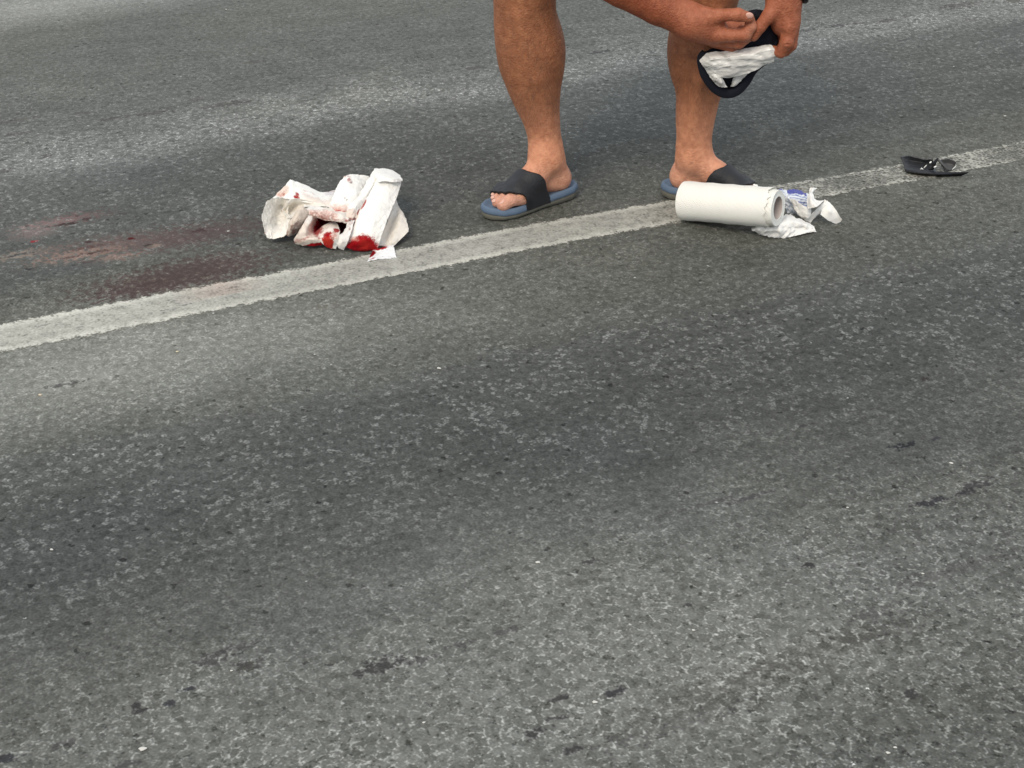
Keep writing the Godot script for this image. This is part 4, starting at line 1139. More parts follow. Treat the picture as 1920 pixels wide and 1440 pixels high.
func sandal(ends: Array, mirrored: bool, field: Field, toe_field: Field, label: String) -> void:
	var t := foot_frame(ends, mirrored)
	var o := thing("slide_sandal", label, "sandal", Vector3.ZERO, "blue and black slide sandals")
	var length: float = (ends[1] - ends[0]).length()
	var blue := plain(lin(0.105, 0.150, 0.218), 0.75, 0.35)
	var n := seamless(FastNoiseLite.TYPE_SIMPLEX_SMOOTH, 0.03, 71, 256)
	blue.heightmap_enabled = true
	blue.heightmap_texture = n
	blue.heightmap_scale = 0.04
	blue.uv1_triplanar = true
	blue.uv1_scale = Vector3(20, 20, 20)
	var grey := plain(lin(0.150, 0.145, 0.120), 0.9, 0.3)
	var black := plain(lin(0.016, 0.017, 0.020), 0.62, 0.45)
	black.heightmap_enabled = true
	black.heightmap_texture = n
	black.heightmap_scale = 0.08
	black.uv1_triplanar = true
	black.uv1_scale = Vector3(16, 16, 16)
	var out := sole_ring(t, length, 0.0075, 0.0)
	obj("outsole", grid_mesh([out, sole_ring(t, length, 0.0020, 0.0045), sole_ring(t, length, 0.0, 0.010), sole_ring(t, length, 0.0015, 0.0135)], true, true, false), grey, o)
	var rows := []
	for q in [[0.002, 0.0125], [-0.0008, 0.0140], [-0.0014, 0.0200], [0.0006, 0.0262], [0.0036, 0.0285], [0.0068, 0.0282], [0.0100, 0.0262], [0.0150, 0.0245], [0.0210, 0.0238]]:
		rows.append(sole_ring(t, length, q[0], q[1]))
	obj("footbed", grid_mesh(rows, true, false, true), blue, o)
	# the broad strap over the foot
	rows = []
	var steps := 22
	var arcs := 40
	for layer in 2:
		for i in steps + 1:
			var u := float(i) / steps
			if layer == 1: u = 1.0 - u
			var row := []
			for k in arcs + 1:
				var a := PI * k / arcs
				var lat := float(k) / arcs
				var top := sin(a)
				var front := lerpf(0.172, 0.212, smoothstep(0.0, 0.60, lat)) + 0.004 * top
				var rear := lerpf(0.097, 0.122, lat) + 0.046 * top
				var f := lerpf(front, rear, u)
				var med := half_width(f / length, true)
				var lt := half_width(f / length, false)
				var grow := 0.0040 if layer == 0 else 0.0
				var hgt := lerpf(0.054, 0.103, clampf((0.206 - f) / 0.066, 0.0, 1.0)) + grow
				hgt -= 0.010 * smoothstep(0.12, 0.20, f) * lat
				var x := cos(a)
				var wide := (med if x > 0.0 else lt) - 0.001 + grow * 0.6
				var s := signf(x) * pow(absf(x), 0.72) * wide
				s += 0.006 * top
				var y := 0.0135 + pow(top, 0.66) * (hgt - 0.0135)
				y += 0.0016 * top * nz.get_noise_2d(f * 9000.0, s * 9000.0)
				row.append(t * Vector3(f, y, s))
			rows.append(row)
	# drawn tight over the foot
	for r in rows.size():
		var margin := 0.0060 if r <= steps else 0.0022
		for k in arcs + 1:
			var p: Vector3 = rows[r][k]
			var local: Vector3 = t.affine_inverse() * p
			var dir: Vector3 = (p - t * Vector3(local.x - 0.004, 0.016, local.z * 0.25)).normalized()
			for n_ in 26:
				if minf(field.sample(p), toe_field.sample(p)) >= margin: break
				p += dir * 0.0012
			rows[r][k] = p
	for pass_ in 3:
		for half in [0, steps + 1]:
			var was := []
			for r in steps + 1: was.append(rows[half + r].duplicate())
			for r in range(1, steps):
				for k in range(2, arcs - 1): rows[half + r][k] = was[r][k] * 0.4 + (was[r - 1][k] + was[r + 1][k] + was[r][k - 1] + was[r][k + 1]) * 0.15
	rows.append(rows[0])
	obj("strap", grid_mesh(rows), black, o)

func build_sandals() -> void:
	sandal(photo_left, true, field_left, toes_left, "blue slide sandal with broad black strap, bare toes showing, pointing to the camera")
	sandal(photo_right, false, field_right, toes_right, "blue and black slide sandal half hidden behind the white paper roll")

# ---------------------------------------------------------------- the pouch in the hands
func build_pouch() -> void:
	var o := thing("pouch", "dark navy pouch with crumpled white plastic hanging out, held in both hands", "pouch")
	var navy := plain(lin(0.008, 0.009, 0.015), 0.8, 0.3)
	navy.rim_enabled = true
	navy.rim = 0.12
	var flat := func(_u, _v, _p): return Color(1, 1, 1)
	obj("fabric_band", sheet([[Vector3(0.4152, 0.3968, -3.3780), Vector3(0.4172, 0.3916, -3.3720), Vector3(0.4194, 0.3840, -3.3660)], [Vector3(0.4468, 0.4111, -3.3780), Vector3(0.4502, 0.4020, -3.3620), Vector3(0.4509, 0.3884, -3.3600)], [Vector3(0.5044, 0.4367, -3.3720), Vector3(0.5078, 0.4212, -3.3540), Vector3(0.5089, 0.4029, -3.3520)], [Vector3(0.5405, 0.4824, -3.3760), Vector3(0.5477, 0.4542, -3.3460), Vector3(0.5486, 0.4143, -3.3460)], [Vector3(0.5623, 0.4782, -3.3820), Vector3(0.5706, 0.4499, -3.3600), Vector3(0.5727, 0.4141, -3.3540)]], 30, 16, 0.5, 0.004, 0.001, 0.003, flat, 3), navy, o)
	obj("strap", sheet([[Vector3(0.4910, 0.4919, -3.3520), Vector3(0.4938, 0.4809, -3.3500), Vector3(0.4997, 0.4664, -3.3520)], [Vector3(0.5085, 0.4983, -3.3500), Vector3(0.5120, 0.4862, -3.3440), Vector3(0.5176, 0.4670, -3.3500)], [Vector3(0.5268, 0.4988, -3.3520), Vector3(0.5304, 0.4868, -3.3460), Vector3(0.5337, 0.4687, -3.3520)], [Vector3(0.5441, 0.4924, -3.3580), Vector3(0.5466, 0.4820, -3.3540), Vector3(0.5503, 0.4675, -3.3560)]], 20, 12, 0.5, 0.003, 0.001, 0.003, flat, 5), navy, o)
	obj("lining", sheet([[Vector3(0.4136, 0.3889, -3.3800), Vector3(0.4204, 0.3587, -3.3840), Vector3(0.4414, 0.3223, -3.3840)], [Vector3(0.4660, 0.3974, -3.3760), Vector3(0.4698, 0.3539, -3.3840), Vector3(0.4757, 0.3002, -3.3840)], [Vector3(0.5208, 0.4011, -3.3720), Vector3(0.5189, 0.3625, -3.3800), Vector3(0.5053, 0.3149, -3.3840)], [Vector3(0.5687, 0.4065, -3.3700), Vector3(0.5535, 0.3759, -3.3760), Vector3(0.5280, 0.3504, -3.3800)]], 20, 16, 0.5, 0.003, 0.001, 0.002, flat, 4), plain(lin(0.008, 0.009, 0.014), 0.85, 0.3), o)
	# the hanging rim: a flattened padded band bent into a loop
	var path := [Vector3(0.4176, 0.4027, -3.3600), Vector3(0.4098, 0.3921, -3.3560), Vector3(0.4130, 0.3736, -3.3540), Vector3(0.4212, 0.3520, -3.3540), Vector3(0.4367, 0.3296, -3.3560), Vector3(0.4554, 0.3143, -3.3580), Vector3(0.4759, 0.3087, -3.3600), Vector3(0.4952, 0.3172, -3.3600), Vector3(0.5102, 0.3355, -3.3600), Vector3(0.5204, 0.3548, -3.3600), Vector3(0.5331, 0.3716, -3.3600), Vector3(0.5605, 0.3907, -3.3600)]
	var rows := []
	for i in 61:
		var t := i / 60.0
		var p: Vector3 = cat(path, t, 0.5)
		var d: Vector3 = (cat(path, minf(t + 0.01, 1.0), 0.5) - cat(path, maxf(t - 0.01, 0.0), 0.5)).normalized()
		var side := d.cross(Vector3(0, 0, 1)).normalized()
		var wide := 0.0085 + 0.0022 * sin(t * PI) + 0.0012 * nz.get_noise_1d(i * 12.0)
		var row := []
		for k in 16:
			var a := TAU * k / 16.0
			row.append(p + side * cos(a) * wide + side.cross(d) * sin(a) * 0.0065)
		rows.append(row)
	obj("padded_rim", grid_mesh(rows, true, true, true), navy, o)
	var crumpled := func(u, v, p):
		var g: float = 0.66 + 0.36 * nz.get_noise_3dv(Vector3(p.x * 1500.0, p.y * 4800.0 + p.x * 1200.0, p.z * 2000.0))
		if nz.get_noise_2d(u * 300.0 + 40.0, v * 2600.0) > 0.34 and u < 0.45 and v > 0.3 and v < 0.75: g *= 0.42
		return Color(g, g * 0.98, g * 0.93)
	obj("plastic_film", sheet([[Vector3(0.4042, 0.3898, -3.3450), Vector3(0.4122, 0.3807, -3.3400), Vector3(0.4203, 0.3657, -3.3420), Vector3(0.4330, 0.3494, -3.3440)], [Vector3(0.4206, 0.4060, -3.3460), Vector3(0.4281, 0.3972, -3.3260), Vector3(0.4366, 0.3793, -3.3300), Vector3(0.4504, 0.3563, -3.3380)], [Vector3(0.4545, 0.4102, -3.3440), Vector3(0.4604, 0.4007, -3.3300), Vector3(0.4629, 0.3844, -3.3220), Vector3(0.4709, 0.3541, -3.3340)], [Vector3(0.4997, 0.4168, -3.3420), Vector3(0.4978, 0.4080, -3.3220), Vector3(0.5024, 0.3871, -3.3280), Vector3(0.5048, 0.3637, -3.3340)], [Vector3(0.5308, 0.4228, -3.3380), Vector3(0.5319, 0.4144, -3.3240), Vector3(0.5325, 0.3992, -3.3200), Vector3(0.5310, 0.3769, -3.3300)], [Vector3(0.5534, 0.4263, -3.3380), Vector3(0.5613, 0.4208, -3.3260), Vector3(0.5668, 0.4090, -3.3260), Vector3(0.5620, 0.3941, -3.3320)]], 72, 56, 0.34, 0.0036, 0.001, 0.0006, crumpled, 21, 15.0, Vector3(0.6, 1.5, 1.0)), film, o)
	obj("film_flap", sheet([[Vector3(0.4280, 0.3596, -3.3460), Vector3(0.4365, 0.3465, -3.3420), Vector3(0.4527, 0.3313, -3.3440)], [Vector3(0.4372, 0.3647, -3.3380), Vector3(0.4463, 0.3531, -3.3300), Vector3(0.4602, 0.3310, -3.3380)], [Vector3(0.4481, 0.3604, -3.3400), Vector3(0.4580, 0.3467, -3.3380), Vector3(0.4679, 0.3301, -3.3440)]], 20, 20, 0.5, 0.003, 0.0008, 0.0006, crumpled, 22), film, o)
	obj("film_flap", sheet([[Vector3(0.4808, 0.3431, -3.3520), Vector3(0.4796, 0.3332, -3.3560), Vector3(0.4795, 0.3245, -3.3600)], [Vector3(0.4883, 0.3572, -3.3460), Vector3(0.4868, 0.3451, -3.3460), Vector3(0.4817, 0.3286, -3.3520)], [Vector3(0.5128, 0.3674, -3.3440), Vector3(0.5050, 0.3499, -3.3460), Vector3(0.4905, 0.3358, -3.3520)]], 20, 20, 0.5, 0.003, 0.0008, 0.0006, crumpled, 23), film, o)

# ---------------------------------------------------------------- the paper roll and its scraps
func ring_rows(a: Vector3, axis: Vector3, up: Vector3, side: Vector3, profile: Array, wobble: float) -> Array:
	var rows := []
	for q in profile:
		var row := []
		for k in 72:
			var ang := TAU * k / 72.0
			var r: float = q[1] * (1.0 + wobble * nz.get_noise_2d(q[0] * 2500.0, ang * 40.0) + wobble * 1.5 * cos(2.0 * ang + 0.6))
			row.append(a + axis * (q[0] + (q[2] * nz.get_noise_1d(ang * 190.0) if q.size() > 2 else 0.0)) + (up * sin(ang) + side * cos(ang)) * r)
		rows.append(row)
	return rows

func build_paper_roll() -> void:
	var a := Vector3(0.3930, 0.0445, -3.3864)
	var b := Vector3(0.5899, 0.0760, -3.2714)
	var o := thing("paper_roll", "white kitchen paper roll lying beside the sandal on the line", "paper roll")
	var axis := (b - a).normalized()
	var side := axis.cross(Vector3.UP).normalized()
	var up := side.cross(axis).normalized()
	var full := (b - a).length()
	var prof := [[0.0, 0.024], [-0.0003, 0.0436], [0.0, 0.0440], [0.0008, 0.0443]]
	for i in 21: prof.append([0.006 + (full - 0.026) * i / 20.0, 0.0447 + 0.0006 * sin(i * 1.3)])
	prof.append([full - 0.0145, 0.0447, 0.014])
	prof.append([full - 0.0142, 0.0440, 0.014])
	prof.append([full - 0.030, 0.0405])
	var white := func(rows):
		var cs := []
		for r in rows:
			var c := []
			for p in r: c.append(Color(0.87, 0.855, 0.795))
			cs.append(c)
		return cs
	var rows := ring_rows(a, axis, up, side, prof, 0.010)
	# a dent low on the near side
	var dent := Vector3(0.4537, 0.0300, -3.3409)
	for r in rows:
		for k in r.size():
			var d: float = (r[k] - dent).length()
			r[k] += (up * 0.5 - side) * 0.004 * exp(-d * d / 0.00025) * (1.0 if r[k].z > a.z - 0.02 else 0.0)
	obj("outer_layers", grid_mesh(rows, true, false, false, white.call(rows)), paper, o)
	rows = ring_rows(a, axis, up, side, [[full - 0.040, 0.0408], [full - 0.0012, 0.0404], [full - 0.0003, 0.0403], [full, 0.0400], [full + 0.0001, 0.0392], [full - 0.0008, 0.0350], [full - 0.0002, 0.0345], [full - 0.0010, 0.0310], [full - 0.0003, 0.0303], [full, 0.0262], [full - 0.0003, 0.0257], [full - 0.001, 0.0255]], 0.012)
	obj("inner_layers", grid_mesh(rows, true, false, false, white.call(rows)), paper, o)
	rows = ring_rows(a, axis, up, side, [[full - 0.0005, 0.0262], [full - 0.0005, 0.0248], [full * 0.5, 0.0245], [0.0, 0.0245], [-0.0005, 0.0255]], 0.012)
	obj("cardboard_core", grid_mesh(rows, true), plain(lin(0.46, 0.40, 0.37), 0.9), o)
	var clean := func(_u, _v, p):
		var g: float = 0.86 + 0.03 * nz.get_noise_3dv(p * 3000.0)
		return Color(g, g * 0.985, g * 0.945)
	obj("torn_edge", sheet([[Vector3(0.5443, 0.0860, -3.3720), Vector3(0.5464, 0.0900, -3.3717), Vector3(0.5489, 0.0920, -3.3732)], [Vector3(0.5560, 0.0860, -3.3689), Vector3(0.5573, 0.0880, -3.3703), Vector3(0.5585, 0.0890, -3.3710)]], 8, 6, 0.4, 0.001, 0.002, 0.0004, clean, 30), paper, o)
	# the loose end, crumpled under the right end of the roll
	obj("loose_end", sheet([[Vector3(0.5411, 0.0120, -3.3047), Vector3(0.5392, 0.0120, -3.2901), Vector3(0.5574, 0.0040, -3.2962), Vector3(0.5718, 0.0010, -3.2942)], [Vector3(0.5621, 0.0220, -3.3057), Vector3(0.5622, 0.0280, -3.2749), Vector3(0.5720, 0.0180, -3.2711), Vector3(0.5842, 0.0020, -3.2804)], [Vector3(0.6089, 0.0200, -3.3457), Vector3(0.5988, 0.0320, -3.2834), Vector3(0.6026, 0.0220, -3.2709), Vector3(0.6101, 0.0020, -3.2776)], [Vector3(0.6326, 0.0140, -3.3713), Vector3(0.6277, 0.0300, -3.2995), Vector3(0.6332, 0.0160, -3.2958), Vector3(0.6373, 0.0020, -3.2833)], [Vector3(0.6527, 0.0100, -3.3563), Vector3(0.6558, 0.0220, -3.3057), Vector3(0.6613, 0.0100, -3.3033), Vector3(0.6635, 0.0020, -3.2977)], [Vector3(0.6715, 0.0030, -3.3482), Vector3(0.6780, 0.0060, -3.3297), Vector3(0.6843, 0.0060, -3.3092), Vector3(0.6871, 0.0020, -3.3093)]], 60, 36, 0.42, 0.005, 0.0015, 0.0005, clean, 31), paper, o)
	# a torn piece of towel standing in folds
	var t := thing("torn_paper_towel", "torn piece of white paper towel standing in folds beside the roll", "paper towel")
	obj("fold", sheet([[Vector3(0.6359, 0.0500, -3.3889), Vector3(0.6429, 0.0340, -3.3862), Vector3(0.6515, 0.0220, -3.3712), Vector3(0.6650, 0.0100, -3.3653)], [Vector3(0.6465, 0.0520, -3.3720), Vector3(0.6551, 0.0440, -3.3601), Vector3(0.6601, 0.0300, -3.3529), Vector3(0.6714, 0.0100, -3.3593)], [Vector3(0.6653, 0.0450, -3.3487), Vector3(0.6696, 0.0400, -3.3421), Vector3(0.6703, 0.0300, -3.3409), Vector3(0.6742, 0.0120, -3.3548)], [Vector3(0.6749, 0.0400, -3.3602), Vector3(0.6796, 0.0340, -3.3558), Vector3(0.6782, 0.0260, -3.3500), Vector3(0.6753, 0.0160, -3.3488)]], 36, 30, 0.36, 0.0025, 0.001, 0.0005, clean, 32), paper, t)
	obj("fold", sheet([[Vector3(0.6984, 0.0660, -3.4071), Vector3(0.6908, 0.0700, -3.4007), Vector3(0.6854, 0.0660, -3.4102)], [Vector3(0.6862, 0.0640, -3.3838), Vector3(0.6772, 0.0660, -3.3668), Vector3(0.6751, 0.0580, -3.3794)], [Vector3(0.6893, 0.0580, -3.3549), Vector3(0.6758, 0.0620, -3.3335), Vector3(0.6695, 0.0500, -3.3553)], [Vector3(0.7126, 0.0500, -3.3736), Vector3(0.6867, 0.0560, -3.3234), Vector3(0.6699, 0.0440, -3.3389)]], 30, 30, 0.4, 0.002, 0.001, 0.0005, clean, 33), paper, t)
	obj("fold", sheet([[Vector3(0.6682, 0.0080, -3.3608), Vector3(0.6778, 0.0040, -3.3579), Vector3(0.6827, 0.0020, -3.3564)], [Vector3(0.6843, 0.0300, -3.3529), Vector3(0.6925, 0.0240, -3.3546), Vector3(0.6958, 0.0200, -3.3577)], [Vector3(0.7007, 0.0460, -3.3585), Vector3(0.7089, 0.0400, -3.3602), Vector3(0.7156, 0.0340, -3.3679)], [Vector3(0.7175, 0.0500, -3.3736), Vector3(0.7246, 0.0440, -3.3692), Vector3(0.7279, 0.0380, -3.3709)]], 36, 14, 0.4, 0.002, 0.001, 0.0005, clean, 34), paper, t)
	obj("fold", sheet([[Vector3(0.7126, 0.0520, -3.3750), Vector3(0.7075, 0.0400, -3.3662), Vector3(0.7012, 0.0260, -3.3500)], [Vector3(0.7236, 0.0480, -3.3660), Vector3(0.7198, 0.0340, -3.3498), Vector3(0.7165, 0.0140, -3.3473)], [Vector3(0.7378, 0.0340, -3.3558), Vector3(0.7361, 0.0200, -3.3517), Vector3(0.7329, 0.0040, -3.3519)], [Vector3(0.7517, 0.0140, -3.3473), Vector3(0.7500, 0.0060, -3.3534), Vector3(0.7406, 0.0010, -3.3527)]], 30, 30, 0.36, 0.002, 0.001, 0.0005, clean, 35), paper, t)
	# the wrapper with blue print
	var w := thing("plastic_wrapper", "clear plastic wrapper with blue print lying behind the roll's open end", "wrapper")
	var printed := func(u, v, p):
		var c := Color(0.66, 0.70, 0.76)
		if u > 0.42 and u < 0.95:
			if v < 0.22: c = Color(0.055, 0.065, 0.30)
			elif fposmod(v * 9.0, 1.0) > 0.62 and v < 0.72: c = Color(0.16, 0.19, 0.40)
		if u < 0.4 and v > 0.45 and nz.get_noise_3dv(p * 9000.0) > 0.1: c = Color(0.30, 0.36, 0.46)
		return c
	obj("film", sheet([[Vector3(0.6062, 0.0500, -3.4294), Vector3(0.6209, 0.0360, -3.4372), Vector3(0.6334, 0.0220, -3.4139), Vector3(0.6363, 0.0040, -3.4061)], [Vector3(0.6235, 0.0520, -3.4309), Vector3(0.6289, 0.0460, -3.4138), Vector3(0.6398, 0.0300, -3.3954), Vector3(0.6510, 0.0030, -3.4054)], [Vector3(0.6387, 0.0500, -3.4325), Vector3(0.6398, 0.0480, -3.4060), Vector3(0.6487, 0.0300, -3.3893), Vector3(0.6658, 0.0020, -3.4046)], [Vector3(0.6604, 0.0500, -3.4294), Vector3(0.6623, 0.0440, -3.4060), Vector3(0.6734, 0.0240, -3.4031), Vector3(0.6825, 0.0020, -3.4168)], [Vector3(0.6843, 0.0400, -3.4341), Vector3(0.6846, 0.0340, -3.4170), Vector3(0.6885, 0.0180, -3.4170), Vector3(0.6945, 0.0040, -3.4307)]], 56, 40, 0.45, 0.004, 0.0008, 0.0004, printed, 36), film, w)
	obj("film_fold", sheet([[Vector3(0.5989, 0.0600, -3.4182), Vector3(0.6086, 0.0540, -3.4136), Vector3(0.6190, 0.0440, -3.4122)], [Vector3(0.6116, 0.0580, -3.4198), Vector3(0.6208, 0.0540, -3.4136), Vector3(0.6280, 0.0460, -3.4076)], [Vector3(0.6227, 0.0540, -3.4262), Vector3(0.6262, 0.0520, -3.4152), Vector3(0.6304, 0.0460, -3.4076)]], 20, 16, 0.45, 0.003, 0.0008, 0.0004, printed, 37), film, w)

# ---------------------------------------------------------------- the stained paper towels
const RED := Color(0.31, 0.008, 0.012)
const BRIGHT := Color(0.46, 0.036, 0.024)
const DARK_RED := Color(0.115, 0.004, 0.008)
const ROSE := Color(0.62, 0.33, 0.27)
const BROWN := Color(0.20, 0.055, 0.045)
const BLUSH := Color(0.74, 0.60, 0.51)
const GREY := Color(0.60, 0.585, 0.56)

# stains: [u, v, half width, half height, colour, strength, raggedness]
func painter(base: Color, stains: Array):
	return func(u, v, p):
		var g: float = 1.0 + 0.035 * nz.get_noise_3dv(p * 2500.0)
		var c := Color(base.r * g, base.g * g, base.b * g)
		var a: float = 0.7 * nz.get_noise_3dv(p * 4000.0) + 0.8 * nz.get_noise_3dv(p * 11000.0) + 0.8 * nz.get_noise_3dv(p * 30000.0)
		for q in stains:
			var d: float = Vector2((u - q[0]) / q[2], (v - q[1]) / q[3]).length() + a * q[6]
			var k: float = q[5] * clampf((1.0 - d) * (2.2 if q[6] > 0.45 else (3.5 if q[6] > 0.2 else 8.0)), 0.0, 1.0)
			c = c.lerp(q[4], k)
		return c

func build_stained_towels() -> void:
	var o := thing("stained_paper_towels", "crumpled heap of white paper towels soaked with red stains", "paper towel")
	var white := Color(0.86, 0.845, 0.805)
	var warm := Color(0.83, 0.795, 0.73)
	# A: the folded towel that leans forward, its foot soaked red
	obj("towel_panel", sheet([
		[Vector3(-0.3055, 0.1067, -3.3595), Vector3(-0.3200, 0.0885, -3.3200), Vector3(-0.3363, 0.0715, -3.2759), Vector3(-0.3482, 0.0525, -3.2375), Vector3(-0.3587, 0.0310, -3.2113), Vector3(-0.3649, 0.0115, -3.2034)],
		[Vector3(-0.2853, 0.1100, -3.3486), Vector3(-0.2951, 0.0935, -3.3083), Vector3(-0.3102, 0.0750, -3.2620), Vector3(-0.3250, 0.0540, -3.2285), Vector3(-0.3367, 0.0310, -3.2001), Vector3(-0.3438, 0.0050, -3.2007)],
		[Vector3(-0.2665, 0.1080, -3.3534), Vector3(-0.2762, 0.0917, -3.3094), Vector3(-0.2916, 0.0740, -3.2643), Vector3(-0.3050, 0.0525, -3.2261), Vector3(-0.3156, 0.0310, -3.2001), Vector3(-0.3196, 0.0023, -3.2039)],
		[Vector3(-0.2499, 0.1000, -3.3727), Vector3(-0.2569, 0.0835, -3.3197), Vector3(-0.2679, 0.0680, -3.2780), Vector3(-0.2791, 0.0490, -3.2396), Vector3(-0.2897, 0.0260, -3.2110), Vector3(-0.2963, 0.0053, -3.2085)]],
		60, 110, 0.42, 0.0022, 0.0012, 0.0006, painter(white, [[0.48, 1.0, 0.58, 0.32, ROSE, 0.45, 0.5], [0.48, 1.0, 0.56, 0.29, RED, 1.0, 0.14], [0.62, 0.92, 0.30, 0.14, BRIGHT, 0.45, 0.6], [0.30, 0.96, 0.26, 0.10, DARK_RED, 0.5, 1.0], [0.75, 0.95, 0.10, 0.14, DARK_RED, 0.35, 1.1], [0.15, 0.80, 0.20, 0.04, ROSE, 0.6, 0.5], [0.02, 0.35, 0.06, 0.07, RED, 0.9, 0.2], [0.0, 0.60, 0.05, 0.35, BLUSH, 0.8, 0.3], [0.45, 1.0, 0.7, 0.035, DARK_RED, 0.7, 0.4]]), 41), paper, o)
	# B: its top rolled over
	obj("towel_fold", sheet([
		[Vector3(-0.3015, 0.1098, -3.3399), Vector3(-0.3074, 0.1153, -3.3577), Vector3(-0.3146, 0.1140, -3.3890), Vector3(-0.3141, 0.1065, -3.4266), Vector3(-0.3067, 0.0790, -3.4617)],
		[Vector3(-0.2840, 0.1145, -3.3316), Vector3(-0.2882, 0.1220, -3.3444), Vector3(-0.2949, 0.1167, -3.3855), Vector3(-0.2958, 0.1069, -3.4273), Vector3(-0.2919, 0.0790, -3.4617)],
		[Vector3(-0.2636, 0.1130, -3.3290), Vector3(-0.2665, 0.1198, -3.3406), Vector3(-0.2729, 0.1138, -3.3802), Vector3(-0.2748, 0.1043, -3.4225), Vector3(-0.2755, 0.0760, -3.4561)],
		[Vector3(-0.2476, 0.1045, -3.3556), Vector3(-0.2478, 0.1075, -3.3608), Vector3(-0.2515, 0.1053, -3.3819), Vector3(-0.2559, 0.0975, -3.4102), Vector3(-0.2578, 0.0745, -3.4278)]],
		40, 44, 0.45, 0.0018, 0.001, 0.0006, painter(white, []), 42), paper, o)
	# C: the strip that falls away from the fold to the left
	obj("towel_strip", sheet([
		[Vector3(-0.3135, 0.1070, -3.4189), Vector3(-0.3257, 0.0950, -3.3973), Vector3(-0.3467, 0.0750, -3.3457), Vector3(-0.3627, 0.0702, -3.3054), Vector3(-0.3673, 0.0665, -3.2755), Vector3(-0.3662, 0.0545, -3.2561)],
		[Vector3(-0.3049, 0.1075, -3.3859), Vector3(-0.3142, 0.0968, -3.3587), Vector3(-0.3325, 0.0800, -3.3218), Vector3(-0.3502, 0.0740, -3.2879), Vector3(-0.3548, 0.0670, -3.2685), Vector3(-0.3543, 0.0530, -3.2537)],
		[Vector3(-0.2991, 0.1027, -3.3692), Vector3(-0.3128, 0.0865, -3.3492), Vector3(-0.3266, 0.0735, -3.3189), Vector3(-0.3389, 0.0655, -3.2896), Vector3(-0.3425, 0.0600, -3.2728), Vector3(-0.3452, 0.0495, -3.2558)]],
		36, 90, 0.34, 0.0024, 0.001, 0.0006, painter(white, [[0.5, 0.86, 0.6, 0.2, BLUSH, 0.85, 0.3], [0.4, 0.98, 0.5, 0.06, BROWN, 0.8, 0.7], [0.95, 0.72, 0.10, 0.12, RED, 0.85, 0.3], [0.8, 0.95, 0.2, 0.05, DARK_RED, 0.8, 0.4]]), 43), paper, o)
	# D: the towel behind it, folded along a ridge
	obj("towel_panel", sheet([
		[Vector3(-0.3830, 0.0933, -3.4110), Vector3(-0.3940, 0.0828, -3.3922), Vector3(-0.4008, 0.0750, -3.3702), Vector3(-0.4084, 0.0635, -3.3422), Vector3(-0.4121, 0.0570, -3.3151), Vector3(-0.4078, 0.0535, -3.2934)],
		[Vector3(-0.3767, 0.1008, -3.3992), Vector3(-0.3713, 0.0940, -3.3622), Vector3(-0.3743, 0.0840, -3.3367), Vector3(-0.3814, 0.0745, -3.3046), Vector3(-0.3870, 0.0660, -3.2826), Vector3(-0.3861, 0.0570, -3.2679)],
		[Vector3(-0.3632, 0.0979, -3.4109), Vector3(-0.3574, 0.0928, -3.3683), Vector3(-0.3503, 0.0840, -3.3367), Vector3(-0.3581, 0.0725, -3.3092), Vector3(-0.3660, 0.0625, -3.2847), Vector3(-0.3655, 0.0500, -3.2721)],
		[Vector3(-0.3283, 0.0873, -3.4256), Vector3(-0.3292, 0.0780, -3.4004), Vector3(-0.3341, 0.0670, -3.3645), Vector3(-0.3464, 0.0575, -3.3319), Vector3(-0.3540, 0.0510, -3.3050), Vector3(-0.3554, 0.0405, -3.2876)]],
		60, 70, 0.30, 0.0024, 0.001, 0.0006, painter(white, [[0.42, 0.86, 0.55, 0.24, BLUSH, 0.7, 0.4], [0.35, 0.86, 0.36, 0.17, ROSE, 0.75, 0.6], [0.40, 0.88, 0.26, 0.10, BRIGHT, 0.75, 0.7], [0.14, 0.94, 0.13, 0.07, RED, 1.0, 0.25], [0.42, 0.10, 0.10, 0.06, RED, 0.7, 1.0], [0.50, 0.17, 0.08, 0.04, BROWN, 0.7, 1.0], [0.40, 0.52, 0.03, 0.02, BROWN, 0.8, 0.6], [0.47, 0.55, 0.02, 0.02, BROWN, 0.8, 0.6], [0.15, 0.02, 0.2, 0.02, ROSE, 0.8, 0.6]]), 44), paper, o)
